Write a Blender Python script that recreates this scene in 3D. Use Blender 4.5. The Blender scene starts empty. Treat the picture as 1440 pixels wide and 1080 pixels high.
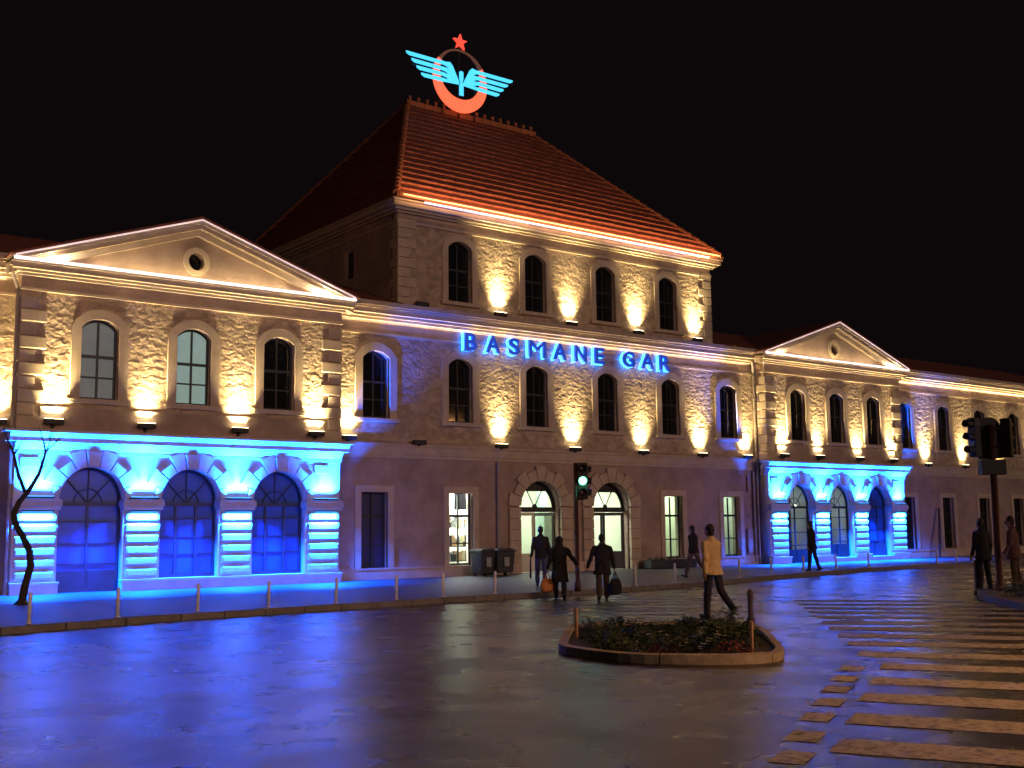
import bpy, bmesh, math, random
from mathutils import Vector, Matrix, noise
random.seed(7)
S = bpy.context.scene
COL = S.collection
PI = math.pi
# ------------------------------------------------------------------ measured constants (metres)
PW, PL, MP = 10.488, 32.636, 0.692          # pavilion width, right pavilion start, main wall set-back
CX = (PW + PL) / 2
ROAD = -0.13
KERB = [(-60, -24), (-3.12, -11.85), (0.7, -10.9), (4.7, -10.6), (9.8, -10.15), (14.6, -9.9), (18.4, -9.3),
        (23.7, -7.9), (30, -6.6), (34, -6.0), (40, -6.0), (130, -6)]

# ------------------------------------------------------------------ materials
def mat(name, col, rough=0.8, metal=0.0, var=0.25, scale=3.0, bump=0.0, bscale=40.0, emit=None, es=0.0, spec=None, kind=None, coat=0.0):
    m = bpy.data.materials.new(name); m.use_nodes = True
    nt = m.node_tree; b = nt.nodes['Principled BSDF']
    b.inputs['Roughness'].default_value = rough; b.inputs['Metallic'].default_value = metal
    if spec is not None: b.inputs['Specular IOR Level'].default_value = spec
    if coat: b.inputs['Coat Weight'].default_value = coat
    tc = nt.nodes.new('ShaderNodeTexCoord')
    n = nt.nodes.new('ShaderNodeTexNoise'); n.inputs['Scale'].default_value = scale; n.inputs['Detail'].default_value = 8
    n.inputs['Roughness'].default_value = 0.65
    nt.links.new(tc.outputs['Object'], n.inputs['Vector'])
    r = nt.nodes.new('ShaderNodeValToRGB')
    r.color_ramp.elements[0].position = 0.3; r.color_ramp.elements[1].position = 0.72
    r.color_ramp.elements[0].color = [c * (1 - var) for c in col] + [1]
    r.color_ramp.elements[1].color = [min(1, c * (1 + var)) for c in col] + [1]
    nt.links.new(n.outputs['Fac'], r.inputs['Fac']); nt.links.new(r.outputs['Color'], b.inputs['Base Color'])
    if bump or kind:
        bp = nt.nodes.new('ShaderNodeBump'); bp.inputs['Strength'].default_value = bump; bp.inputs['Distance'].default_value = 0.02
        if kind == 'rubble':
            nz = nt.nodes.new('ShaderNodeTexNoise'); nz.inputs['Scale'].default_value = 4.5; nz.inputs['Detail'].default_value = 3
            mx = nt.nodes.new('ShaderNodeVectorMath'); mx.operation = 'MULTIPLY_ADD'; mx.inputs[1].default_value = (0.36, 0.36, 0.36)
            nt.links.new(tc.outputs['Object'], nz.inputs['Vector']); nt.links.new(nz.outputs['Color'], mx.inputs[0])
            nt.links.new(tc.outputs['Object'], mx.inputs[2])
            v = nt.nodes.new('ShaderNodeTexVoronoi'); v.feature = 'SMOOTH_F1'; v.inputs['Scale'].default_value = 4.6
            v.inputs['Smoothness'].default_value = 0.35
            mp = nt.nodes.new('ShaderNodeMapping'); mp.inputs['Scale'].default_value = (0.8, 0.8, 1.5)
            nt.links.new(mx.outputs[0], mp.inputs['Vector']); nt.links.new(mp.outputs['Vector'], v.inputs['Vector'])
            n2 = nt.nodes.new('ShaderNodeTexNoise'); n2.inputs['Scale'].default_value = 9; n2.inputs['Detail'].default_value = 7
            nt.links.new(tc.outputs['Object'], n2.inputs['Vector'])
            ma = nt.nodes.new('ShaderNodeMath'); ma.operation = 'MULTIPLY_ADD'; ma.inputs[1].default_value = -1.1
            nt.links.new(v.outputs['Distance'], ma.inputs[0]); nt.links.new(n2.outputs['Fac'], ma.inputs[2])
            bp.inputs['Distance'].default_value = 0.022
            nt.links.new(ma.outputs[0], bp.inputs['Height'])
            vc = nt.nodes.new('ShaderNodeTexVoronoi'); vc.inputs['Scale'].default_value = 4.6; nt.links.new(mp.outputs['Vector'], vc.inputs['Vector'])
            bw = nt.nodes.new('ShaderNodeRGBToBW'); nt.links.new(vc.outputs['Color'], bw.inputs[0])
            mr = nt.nodes.new('ShaderNodeMapRange'); mr.inputs['To Min'].default_value = .8; mr.inputs['To Max'].default_value = 1.3; nt.links.new(bw.outputs[0], mr.inputs['Value'])
            vs = nt.nodes.new('ShaderNodeVectorMath'); vs.operation = 'SCALE'; nt.links.new(r.outputs['Color'], vs.inputs[0]); nt.links.new(mr.outputs[0], vs.inputs['Scale']); nt.links.new(vs.outputs[0], b.inputs['Base Color'])
        elif kind == 'asphalt':
            n2 = nt.nodes.new('ShaderNodeTexNoise'); n2.inputs['Scale'].default_value = bscale; n2.inputs['Detail'].default_value = 5
            nt.links.new(tc.outputs['Object'], n2.inputs['Vector'])
            n3 = nt.nodes.new('ShaderNodeTexNoise'); n3.inputs['Scale'].default_value = 0.9; n3.inputs['Detail'].default_value = 4
            nt.links.new(tc.outputs['Object'], n3.inputs['Vector'])
            mr = nt.nodes.new('ShaderNodeMapRange'); mr.inputs['From Min'].default_value = 0.35; mr.inputs['From Max'].default_value = 0.68
            mr.inputs['To Min'].default_value = rough - 0.04; mr.inputs['To Max'].default_value = rough + 0.07
            nt.links.new(n3.outputs['Fac'], mr.inputs['Value']); nt.links.new(mr.outputs[0], b.inputs['Roughness'])
            nt.links.new(n2.outputs['Fac'], bp.inputs['Height'])
        elif kind == 'paving':
            br = nt.nodes.new('ShaderNodeTexBrick'); br.inputs['Scale'].default_value = 1.0
            br.inputs['Brick Width'].default_value = 0.6; br.inputs['Row Height'].default_value = 0.4; br.inputs['Mortar Size'].default_value = 0.012
            br.inputs['Color1'].default_value = (1, 1, 1, 1); br.inputs['Color2'].default_value = (.82, .82, .82, 1); br.inputs['Mortar'].default_value = (.35, .35, .35, 1)
            nt.links.new(tc.outputs['Object'], br.inputs['Vector'])
            mm = nt.nodes.new('ShaderNodeMix'); mm.data_type = 'RGBA'; mm.blend_type = 'MULTIPLY'; mm.inputs[0].default_value = 1
            nt.links.new(r.outputs['Color'], mm.inputs[6]); nt.links.new(br.outputs['Color'], mm.inputs[7])
            nt.links.new(mm.outputs[2], b.inputs['Base Color'])
            nt.links.new(br.outputs['Color'], bp.inputs['Height'])
        elif kind == 'worn':
            n2 = nt.nodes.new('ShaderNodeTexNoise'); n2.inputs['Scale'].default_value = 11; n2.inputs['Detail'].default_value = 10
            n2.inputs['Roughness'].default_value = 0.75
            nt.links.new(tc.outputs['Object'], n2.inputs['Vector'])
            rr = nt.nodes.new('ShaderNodeValToRGB'); rr.color_ramp.elements[0].position = 0.37; rr.color_ramp.elements[1].position = 0.53
            rr.color_ramp.elements[0].color = (.05, .045, .045, 1); rr.color_ramp.elements[1].color = list(col) + [1]
            nt.links.new(n2.outputs['Fac'], rr.inputs['Fac']); nt.links.new(rr.outputs['Color'], b.inputs['Base Color'])
            nt.links.new(n2.outputs['Fac'], bp.inputs['Height'])
        else:
            n2 = nt.nodes.new('ShaderNodeTexNoise'); n2.inputs['Scale'].default_value = bscale; n2.inputs['Detail'].default_value = 6
            nt.links.new(tc.outputs['Object'], n2.inputs['Vector']); nt.links.new(n2.outputs['Fac'], bp.inputs['Height'])
        nt.links.new(bp.outputs['Normal'], b.inputs['Normal'])
    if emit:
        b.inputs['Emission Color'].default_value = list(emit) + [1]; b.inputs['Emission Strength'].default_value = es
    return m

M = dict(
    plaster=mat('plaster', (.38, .29, .25), .9, bump=.4, bscale=25, var=.32, scale=.8),
    trim=mat('trim_stone', (.52, .43, .33), .85, bump=.2, bscale=30, var=.18, scale=2.0),
    rubble=mat('rubble_stone', (.42, .33, .25), .92, bump=1.0, kind='rubble', var=.28, scale=2.5),
    rust=mat('rusticated_stone', (.55, .50, .45), .85, bump=.3, bscale=22, var=.15),
    tile=mat('roof_tile', (.23, .066, .038), .75, bump=.3, bscale=14, var=.45, scale=4.5),
    ridge=mat('ridge_tile', (.24, .085, .035), .8, bump=.3, bscale=10, var=.3),
    navydoor=mat('navy_door', (.022, .028, .085), .35, var=.25, scale=1.2),
    darkframe=mat('dark_frame', (.012, .014, .02), .45, var=.2),
    glassdark=mat('dark_glass', (.012, .012, .016), .06, var=.3, scale=.7),
    blindlit=mat('lit_blind', (.3, .34, .32), .5, var=.15, scale=1.5, emit=(.42, .74, .68), es=.16),
    blinddim=mat('dim_blind', (.2, .22, .22), .4, var=.15, scale=1.5, emit=(.36, .58, .60), es=.05),
    roomwall=mat('room_wall', (.72, .74, .62), .9, var=.08, scale=1.2),
    roomgreen=mat('room_panel', (.35, .5, .42), .6, var=.1),
    bluelitglass=mat('blue_lit_glass', (.015, .09, .34), .35, var=.25, scale=1.5),  # glow of the blue floodlights is put into this pane colour
    archframe=mat('arch_frame', (.03, .035, .06), .45, var=.2),
    door=mat('door_wood', (.05, .045, .05), .5, var=.3, bump=.1),
    pipe=mat('pipe_metal', (.34, .29, .25), .55, var=.2, scale=6, bump=.1, bscale=8),
    black=mat('black_metal', (.011, .011, .012), .55, var=.2),
    pole=mat('dark_red_paint', (.06, .022, .022), .45, var=.25, scale=8),
    steel=mat('bollard_steel', (.72, .71, .70), .4, metal=.0, var=.2, scale=9),
    rustiron=mat('dark_iron', (.06, .04, .035), .6, var=.3),
    asphalt=mat('asphalt', (.026, .023, .024), .24, var=.6, scale=1.3, bump=.3, bscale=55, kind='asphalt', spec=.19),
    asphalt2=mat('dry_asphalt', (.026, .0165, .0125), .27, var=.6, scale=1.1, bump=.22, bscale=60, kind='asphalt', spec=.11),
    paving=mat('paving_slabs', (.062, .056, .058), .55, var=.3, scale=1.4, bump=.4, kind='paving'),
    kerb=mat('kerb_stone', (.17, .155, .14), .75, var=.3, scale=4, bump=.3),
    islandkerb=mat('island_kerb_stone', (.40, .34, .24), .75, var=.35, scale=5, bump=.4),
    paint=mat('road_paint', (.46, .44, .42), .6, bump=.15, kind='worn'),
    paintold=mat('worn_road_paint', (.16, .15, .145), .5, bump=.15, kind='worn'),
    soil=mat('soil', (.035, .025, .018), .95, var=.4, scale=12, bump=.6, bscale=30),
    leaf=mat('leaf', (.035, .06, .022), .6, var=.5, scale=5),
    leafred=mat('red_leaf', (.12, .025, .03), .6, var=.4, scale=5),
    petalw=mat('white_petal', (.62, .60, .42), .6, var=.15),
    petaly=mat('yellow_petal', (.65, .45, .08), .6, var=.2),
    bark=mat('bark', (.035, .028, .024), .9, var=.4, scale=10, bump=.6, bscale=25),
    wood=mat('stake_wood', (.42, .27, .17), .8, var=.25, scale=8, bump=.2),
    bin=mat('bin_plastic', (.035, .04, .055), .5, var=.25),
    paper=mat('paper', (.35, .38, .42), .7, var=.2, scale=6),
    letter=mat('letter_face', (.03, .09, .62), .35, var=.1, emit=(.012, .075, .6), es=.28),
    letneon=mat('letter_neon', (.1, .5, .9), .4, emit=(.025, .20, 1.0), es=4.6),
    neonred=mat('neon_red', (.6, .1, .05), .4, emit=(1.0, .135, .060), es=.66),
    neonstar=mat('neon_star', (.6, .05, .03), .4, emit=(1.0, .075, .045), es=.62),
    neoncyan=mat('neon_cyan', (.1, .5, .6), .4, emit=(.06, .62, 1.0), es=.62),
    neonoff=mat('neon_unlit', (.30, .22, .2), .5, emit=(1, .2, .1), es=.01),
    ledwarm=mat('led_warm', (.8, .7, .5), .4, emit=(1, .74, .52), es=1.4),
    ledeave=mat('led_amber', (.8, .6, .3), .4, emit=(1, .55, .18), es=.7),
    ledwhite=mat('led_white', (.8, .8, .8), .4, emit=(1, .74, .72), es=1.0),
    leddim=mat('led_dim', (.8, .8, .8), .4, emit=(1, .74, .72), es=.36),
    lens=mat('lamp_lens', (.9, .8, .5), .2, emit=(1, .78, .4), es=14),
    lensoff=mat('unlit_lens', (.08, .08, .08), .15),
    bluelens=mat('blue_lens', (.2, .4, .9), .3, emit=(.05, .4, 1.0), es=5),
    green=mat('green_signal', (.1, .6, .4), .3, emit=(.12, 1.0, .55), es=5),
    siglens=mat('dark_lens', (.03, .02, .02), .2),
    tube=mat('tube_lamp', (.9, .9, .9), .3, emit=(1, 1, .9), es=6),
    sodium=mat('sodium_lens', (.9, .6, .2), .3, emit=(1, .45, .1), es=20),
    skin=mat('skin', (.32, .19, .13), .6, var=.1),
    hair=mat('hair', (.012, .010, .010), .6, var=.3),
    cdark=mat('dark_wool', (.016, .016, .024), .9, var=.3, bump=.3, bscale=60),
    cnavy=mat('navy_cloth', (.02, .022, .045), .85, var=.3, bump=.3, bscale=60),
    cblack=mat('black_cloth', (.010, .010, .014), .9, var=.3, bump=.3, bscale=60),
    cjean=mat('blue_denim', (.05, .06, .16), .85, var=.3, bump=.3, bscale=60),
    cbrown=mat('brown_cloth', (.06, .04, .03), .85, var=.3, bump=.3, bscale=60),
    cgrey=mat('grey_cloth', (.13, .10, .10), .85, var=.3, bump=.3, bscale=60),
    cyellow=mat('yellow_cloth', (.68, .52, .26), .75, var=.18, scale=6, bump=.3, bscale=50),
    crust=mat('reddish_cloth', (.11, .05, .045), .85, var=.3, bump=.3, bscale=60),
    bago=mat('orange_bag', (.55, .22, .06), .6, var=.25, scale=10),
    shoe=mat('shoe_leather', (.012, .011, .011), .4, var=.2),
)
# see-through window glass
g = bpy.data.materials.new('clear_glass'); g.use_nodes = True; nt = g.node_tree; nt.nodes.clear()
o_ = nt.nodes.new('ShaderNodeOutputMaterial'); mx_ = nt.nodes.new('ShaderNodeMixShader'); tr_ = nt.nodes.new('ShaderNodeBsdfTransparent')
gl_ = nt.nodes.new('ShaderNodeBsdfGlossy'); gl_.inputs['Roughness'].default_value = .03; fr_ = nt.nodes.new('ShaderNodeFresnel')
tr_.inputs['Color'].default_value = (.86, .92, .9, 1)
ge_ = nt.nodes.new('ShaderNodeNewGeometry'); iv_ = nt.nodes.new('ShaderNodeMath'); iv_.operation = 'SUBTRACT'; iv_.inputs[0].default_value = 1; mu_ = nt.nodes.new('ShaderNodeMath'); mu_.operation = 'MULTIPLY'
nt.links.new(ge_.outputs['Backfacing'], iv_.inputs[1]); nt.links.new(iv_.outputs[0], mu_.inputs[0]); nt.links.new(fr_.outputs[0], mu_.inputs[1]); nt.links.new(mu_.outputs[0], mx_.inputs[0]); nt.links.new(tr_.outputs[0], mx_.inputs[1]); nt.links.new(gl_.outputs[0], mx_.inputs[2]); nt.links.new(mx_.outputs[0], o_.inputs[0])
M['glass'] = g

# ------------------------------------------------------------------ object helpers
def tag(o, label=None, cat=None, group=None, kind=None):
    if label: o['label'] = label
    if cat: o['category'] = cat
    if group: o['group'] = group
    if kind: o['kind'] = kind
    return o
def thing(name, label, cat, loc=(0, 0, 0), rz=0, group=None):
    o = bpy.data.objects.new(name, None); COL.objects.link(o); o.empty_display_size = .2
    o.location = loc; o.rotation_euler = (0, 0, rz)
    return tag(o, label, cat, group)
def obj(name, bm, m, parent=None, smooth=False, loc=None):
    bmesh.ops.recalc_face_normals(bm, faces=bm.faces)
    me = bpy.data.meshes.new(name); bm.to_mesh(me); bm.free()
    if smooth:
        for p in me.polygons: p.use_smooth = True
    me.materials.append(M[m] if isinstance(m, str) else m)
    o = bpy.data.objects.new(name, me); COL.objects.link(o); o.parent = parent
    if loc: o.location = loc
    return o
def copy_tree(o, parent=None):
    c = o.copy(); COL.objects.link(c); c.parent = parent
    for ch in list(o.children): copy_tree(ch, c)
    return c
def B(): return bmesh.new()
def box(bm, x0, x1, y0, y1, z0, z1, mtx=None):
    v = [bm.verts.new((x, y, z)) for z in (z0, z1) for y in (y0, y1) for x in (x0, x1)]
    if mtx is not None:
        for q in v: q.co = mtx @ q.co
    for f in ((0, 1, 3, 2), (4, 6, 7, 5), (0, 4, 5, 1), (1, 5, 7, 3), (3, 7, 6, 2), (2, 6, 4, 0)):
        bm.faces.new([v[i] for i in f])
    return bm
def bevel(bm, w=.02, seg=2):
    bmesh.ops.bevel(bm, geom=list(bm.edges), offset=w, segments=seg, profile=.5, affect='EDGES', clamp_overlap=True)
    return bm
def prism_xz(bm, pts, y0, y1):
    a = [bm.verts.new((x, y0, z)) for x, z in pts]; b = [bm.verts.new((x, y1, z)) for x, z in pts]
    bm.faces.new(a); bm.faces.new(b[::-1]); n = len(pts)
    for i in range(n): bm.faces.new((a[i], b[i], b[(i + 1) % n], a[(i + 1) % n]))
    return bm
def prism_xy(bm, pts, z0, z1):
    a = [bm.verts.new((x, y, z0)) for x, y in pts]; b = [bm.verts.new((x, y, z1)) for x, y in pts]
    bm.faces.new(a[::-1]); bm.faces.new(b); n = len(pts)
    for i in range(n): bm.faces.new((a[i], a[(i + 1) % n], b[(i + 1) % n], b[i]))
    return bm
def plate(bm, outer, holes, y0, y1):
    """flat slab in the XZ plane with real openings"""
    cu = bpy.data.curves.new('tmp', 'CURVE'); cu.dimensions = '2D'; cu.fill_mode = 'BOTH'; cu.extrude = abs(y1 - y0) / 2
    for pts in [outer] + list(holes):
        s = cu.splines.new('POLY'); s.points.add(len(pts) - 1); s.use_cyclic_u = True
        for p, q in zip(s.points, pts): p.co = (q[0], q[1], 0, 1)
    ob = bpy.data.objects.new('tmp', cu); me = ob.to_mesh()
    t = bmesh.new(); t.from_mesh(me); ym = (y0 + y1) / 2
    for v in t.verts: v.co = Vector((v.co.x, ym + v.co.z, v.co.y))
    ob.to_mesh_clear(); bpy.data.objects.remove(ob); bpy.data.curves.remove(cu)
    bmesh.ops.remove_doubles(t, verts=t.verts[:], dist=1e-5)
    me = bpy.data.meshes.new('t'); t.to_mesh(me); t.free(); bm.from_mesh(me); bpy.data.meshes.remove(me)
    return bm
def prism_yz(bm, pts, x0, x1):
    a = [bm.verts.new((x0, y, z)) for y, z in pts]; b = [bm.verts.new((x1, y, z)) for y, z in pts]
    bm.faces.new(a); bm.faces.new(b[::-1]); n = len(pts)
    for i in range(n): bm.faces.new((a[i], b[i], b[(i + 1) % n], a[(i + 1) % n]))
    return bm
def tube(bm, pts, rad, n=10, caps=True):
    """tapered tube along a polyline; rad is one radius or one per point"""
    pts = [Vector(p) for p in pts]
    if not hasattr(rad, '__len__'): rad = [rad] * len(pts)
    rings = []; up = None
    for i, p in enumerate(pts):
        d = (pts[min(i + 1, len(pts) - 1)] - pts[max(i - 1, 0)]).normalized()
        if up is None: up = Vector((1, 0, 0)) if abs(d.x) < .9 else Vector((0, 1, 0))
        s = d.cross(up).normalized(); up = s.cross(d).normalized()
        rings.append([bm.verts.new(p + (s * math.cos(2 * PI * k / n) + up * math.sin(2 * PI * k / n)) * rad[i]) for k in range(n)])
    for a, b in zip(rings, rings[1:]):
        for k in range(n): bm.faces.new((a[k], a[(k + 1) % n], b[(k + 1) % n], b[k]))
    if caps: bm.faces.new(rings[0][::-1]); bm.faces.new(rings[-1])
    return bm
def capsule(bm, a, b, ra, rb, n=12):
    a, b = Vector(a), Vector(b); d = (b - a).normalized(); pts = []; rad = []
    for k in (80, 55, 30): pts.append(a - d * ra * math.sin(math.radians(k))); rad.append(ra * math.cos(math.radians(k)))
    pts += [a, b]; rad += [ra, rb]
    for k in (30, 55, 80): pts.append(b + d * rb * math.sin(math.radians(k))); rad.append(rb * math.cos(math.radians(k)))
    return tube(bm, pts, rad, n)
def loft(bm, secs, n=20):
    """horizontal elliptical rings: (x, y, z, rx, ry)"""
    rings = [[bm.verts.new((x + rx * math.cos(2 * PI * k / n), y + ry * math.sin(2 * PI * k / n), z)) for k in range(n)] for x, y, z, rx, ry in secs]
    for a, b in zip(rings, rings[1:]):
        for k in range(n): bm.faces.new((a[k], a[(k + 1) % n], b[(k + 1) % n], b[k]))
    bm.faces.new(rings[0][::-1]); bm.faces.new(rings[-1])
    return bm
def ball(bm, c, r, sc=(1, 1, 1), seg=16):
    m = Matrix.Translation(Vector(c)) @ Matrix.Diagonal((r * sc[0], r * sc[1], r * sc[2], 1))
    bmesh.ops.create_uvsphere(bm, u_segments=seg, v_segments=seg // 2 + 2, radius=1, matrix=m)
    return bm
def remeshed(name, bm, voxel, m, parent, smooth_it=2, fold=0.0):
    me = bpy.data.meshes.new('tmp'); bmesh.ops.recalc_face_normals(bm, faces=bm.faces); bm.to_mesh(me); bm.free()
    ob = bpy.data.objects.new('tmp', me); COL.objects.link(ob)
    r = ob.modifiers.new('r', 'REMESH'); r.mode = 'VOXEL'; r.voxel_size = voxel
    s = ob.modifiers.new('s', 'SMOOTH'); s.factor = .5; s.iterations = smooth_it
    dg = bpy.context.evaluated_depsgraph_get(); dg.update()
    out = bpy.data.meshes.new_from_object(ob.evaluated_get(dg), depsgraph=dg); out.name = name
    COL.objects.unlink(ob); bpy.data.objects.remove(ob)
    if fold:
        ns = [v.normal.copy() for v in out.vertices]
        for v, nn in zip(out.vertices, ns):
            q = Vector((v.co.x * 9, v.co.y * 9, v.co.z * 5 + v.co.x * 3)); v.co += nn * fold * (noise.noise(q) + .6 * noise.noise(q * 2.3))
    for p in out.polygons: p.use_smooth = True
    out.materials.clear(); out.materials.append(M[m])
    o = bpy.data.objects.new(name, out); COL.objects.link(o); o.parent = parent
    return o
def arch(xc, half, z0, zs, rise, n=14):
    """opening outline: jambs from z0 to zs, then an arc of the given rise"""
    p = [(xc - half, z0)]
    R = (half * half + rise * rise) / (2 * rise); cz = zs + rise - R
    a0 = math.atan2(zs - cz, -half); a1 = math.atan2(zs - cz, half)
    if a0 < 0: a0 += 2 * PI
    for k in range(n + 1):
        a = a0 + (a1 - a0) * k / n; p.append((xc + R * math.cos(a), cz + R * math.sin(a)))
    p.append((xc + half, z0))
    return p
def u_shape(inner, outer):
    return outer + inner[::-1]
def light(name, kind, loc, energy, color, parent=None, rot=None, aim=None, **kw):
    l = bpy.data.lights.new(name, kind); l.energy = energy; l.color = color
    for k, v in kw.items(): setattr(l, k, v)
    o = bpy.data.objects.new(name, l); COL.objects.link(o); o.parent = parent; o.location = loc
    if aim is not None: o.rotation_euler = Vector(aim).to_track_quat('-Z', 'Y').to_euler()
    elif rot: o.rotation_euler = rot
    return o

# ------------------------------------------------------------------ ground
bm = B(); prism_xy(bm, [(-1500, -1500), (1500, -1500), (1500, 1500), (-1500, 1500)], ROAD - .3, ROAD); tag(obj('road', bm, 'asphalt'), kind='structure')
bm = B()
seam = [(-60, -24.6), (-4.8, -21.75), (1, -21.0), (4, -20.65), (8, -20.85), (10.7, -20.4), (13.7, -20.1), (16.6, -19.7), (60, -17.5)]
v1 = [bm.verts.new((x, y, ROAD + .004)) for x, y in seam]; v2 = [bm.verts.new((x, -90, ROAD + .004)) for x, y in seam]
for i in range(len(seam) - 1): bm.faces.new((v2[i], v2[i + 1], v1[i + 1], v1[i]))
tag(obj('near_road_surface', bm, 'asphalt2'), kind='structure')
# pavement in front of the station, with its kerb stones
bm = B(); kin = [(x, y + .16) for x, y in KERB]
prism_xy(bm, kin + [(130, 40), (-60, 40)], ROAD - .2, 0); tag(obj('pavement', bm, 'paving'), kind='structure')
bm = B()
for (x0, y0), (x1, y1) in zip(KERB, KERB[1:]):
    L = math.hypot(x1 - x0, y1 - y0); n = max(1, int(L / 1.0)); 
    for k in range(n):
        if x0 + (x1 - x0) * k / n < -14 or x0 + (x1 - x0) * k / n > 75: continue
        a, b = (k + .012) / n, (k + .988) / n
        P = [(x0 + (x1 - x0) * t, y0 + (y1 - y0) * t) for t in (a, b)]
        prism_xy(bm, [P[0], P[1], (P[1][0], P[1][1] + .157), (P[0][0], P[0][1] + .157)], ROAD - .1, .006 + random.uniform(-.003, .004))
tag(obj('kerb', bm, 'kerb'), kind='structure')
# zebra crossing, dashed line beside it, faded crossing towards the entrance
def stripe(bm, p, d, L, w, z):
    d = Vector(d).normalized(); nrm = Vector((-d.y, d.x)); p = Vector(p)
    q = [p - nrm * w / 2, p + d * L - nrm * w / 2, p + d * L + nrm * w / 2, p + nrm * w / 2]
    bm.faces.new([bm.verts.new((a.x, a.y, z)) for a in q])
bm = B()
near = [(-3.08, -29.94), (-1.84, -29.19), (-.6, -28.43), (.64, -27.67), (1.89, -26.89), (3.09, -26.16), (4.37, -25.4), (5.36, -24.33), (6.52, -23.3), (7.49, -22.39),
        (8.55, -21.4), (9.5, -20.5)]
for i, p in enumerate(near):
    t = min(1, max(0, (i - 4) / 4)); d = Vector((.437, -.9)).lerp(Vector((.58, -.82)), t)
    stripe(bm, (p[0] + d.x * .06, p[1] + d.y * .06), d, 6.2, .66, ROAD + .009)
tag(obj('zebra_crossing', bm, 'paint'), kind='structure')
bm = B()
for k in range(5): stripe(bm, (10.5 + k * .95, -19.65 + k * .9), (.62, -.78), 5.4 - k * .35, .6, ROAD + .009)
tag(obj('far_zebra_crossing', bm, 'paint'), kind='structure')
bm = B()
for x, y in [(-2.1, -29.12), (-1.26, -28.58), (-.44, -28.05), (.48, -27.47), (1.34, -26.95), (2.18, -26.41), (3.0, -25.91), (3.9, -25.36)]:
    stripe(bm, (x - .06, y + .12), (.437, -.9), .29, .52, ROAD + .0095)
tag(obj('dashed_line', bm, 'paint'), kind='structure')
bm = B()
for k in range(6): stripe(bm, (6.9 + k * .95, -15.3 + k * .55), (.75, -.66), 3.0, .3, ROAD + .005)
for k in range(5): stripe(bm, (9.2 + k * .9, -12.6 + k * .4), (.75, -.66), 2.2, .25, ROAD + .005)
tag(obj('faded_crossing', bm, 'paintold'), kind='structure')

# ------------------------------------------------------------------ the station building
ST = thing('station_building', 'long railway station with two gabled pavilions and a red roofed central tower', 'building', (0, 0, 0))
def part(name, bm, m, parent=None, smooth=False): return obj(name, bm, m, parent or ST, smooth)

def window_parts(xc, yw, z0, zs, rise, half, pane='glassdark', grid=(1, 2), sill=True, surround=.29, flat=False, upper=True, depth=.24):
    """a window: pane, with frame, stone surround and sill as its pieces"""
    o = arch(xc, half - .01, z0, zs, rise)
    bm = B(); plate(bm, o, [], yw + depth, yw + depth + .03); w = part('window', bm, pane)
    top = zs + rise
    bm = B(); plate(bm, o, [arch(xc, half - .075, z0 + .07, zs - .02, max(.02, rise - .04))], yw + depth - .06, yw + depth - .004)
    box(bm, xc - .03, xc + .03, yw + depth - .055, yw + depth - .006, z0 + .06, top - .05)
    hh = top - z0
    for k in range(grid[1]):
        zz = z0 + hh * (.28, .54, .8)[k] if upper else z0 + hh * (.3, .68, .85)[k]
        t = .045 if k == grid[1] - 1 else .024
        box(bm, xc - half + .03, xc + half - .03, yw + depth - .052, yw + depth - .009, zz - t, zz + t)
    obj('frame', bm, 'darkframe', w)
    if surround:
        if flat:
            i_ = [(xc - half, z0), (xc - half, top), (xc + half, top), (xc + half, z0)]
            o_ = [(xc - half - surround * .8, z0), (xc - half - surround * .8, top + surround * .8), (xc + half + surround * .8, top + surround * .8), (xc + half + surround * .8, z0)]
        else:
            i_ = arch(xc, half, z0, zs, rise); o_ = arch(xc, half + surround, z0, zs + .02, rise + surround * .95)
        bm = B(); plate(bm, u_shape(i_, o_), [], yw - .07, yw + .1); obj('surround', bm, 'trim', w)
    if sill:
        bm = B(); box(bm, xc - half - surround - .08, xc + half + surround + .08, yw - .15, yw + .2, z0 - .15, z0 - .003); bevel(bm, .02); obj('sill', bm, 'trim', w)
    return w

def steps(bm, x0, x1, y, lv, side=0.0):
    """cornice of stacked bands (z0, z1, projection); the ends return by the same projection"""
    for z0, z1, pr in lv: box(bm, x0 - (pr if side else 0), x1 + (pr if side else 0), y - pr, y + .25, z0, z1)
    return bm
UW = dict(z0=5.693, zs=7.84, rise=.28, half=.567)
WO = lambda x, z0=5.693, zs=7.84, rise=.28, half=.567: arch(x, half, z0, zs, rise)
RO = lambda x, half, z0, z1: [(x - half, z0), (x - half, z1), (x + half, z1), (x + half, z0)]

# ---- central block and wings: walls with real openings
upx = [CX - 9.259, CX - 5.576, CX - 1.887, CX + 1.887, CX + 5.576, CX + 9.259]
LH = .555
dx = [19.78, 23.52]                                   # entrance arches
lowx = [12.26, CX - 5.576, CX + 5.576, CX + 9.259]
RWX = [44.5 + 3.6 * k for k in range(6)]
LWX = [-2.4 - 3.6 * k for k in range(3)]
def wall_low(x0, x1, opens, name='wall'):
    bm = B(); plate(bm, [(x0, -.25), (x0, 4.9), (x1, 4.9), (x1, -.25)], opens, MP, MP + .45); return part(name, bm, 'plaster')
def wall_up(x0, x1, opens):
    bm = B(); plate(bm, [(x0, 4.9), (x0, 9.7), (x1, 9.7), (x1, 4.9)], opens, MP, MP + .45); return part('wall', bm, 'rubble')
DOOR = [arch(x, 1.02, .0, 2.58, 1.0) for x in dx]
DOOR = [[(x, z if z > 0 else -.02) for x, z in d] for d in DOOR]
wall_low(PW, PL, [RO(x, LH, .40, 3.06) for x in lowx] + DOOR)
wall_up(PW, PL, [WO(x) for x in upx])
wall_low(PL + PW, 66, [RO(x, LH, .45, 3.15) for x in RWX]); wall_up(PL + PW, 66, [WO(x) for x in RWX])
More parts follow.
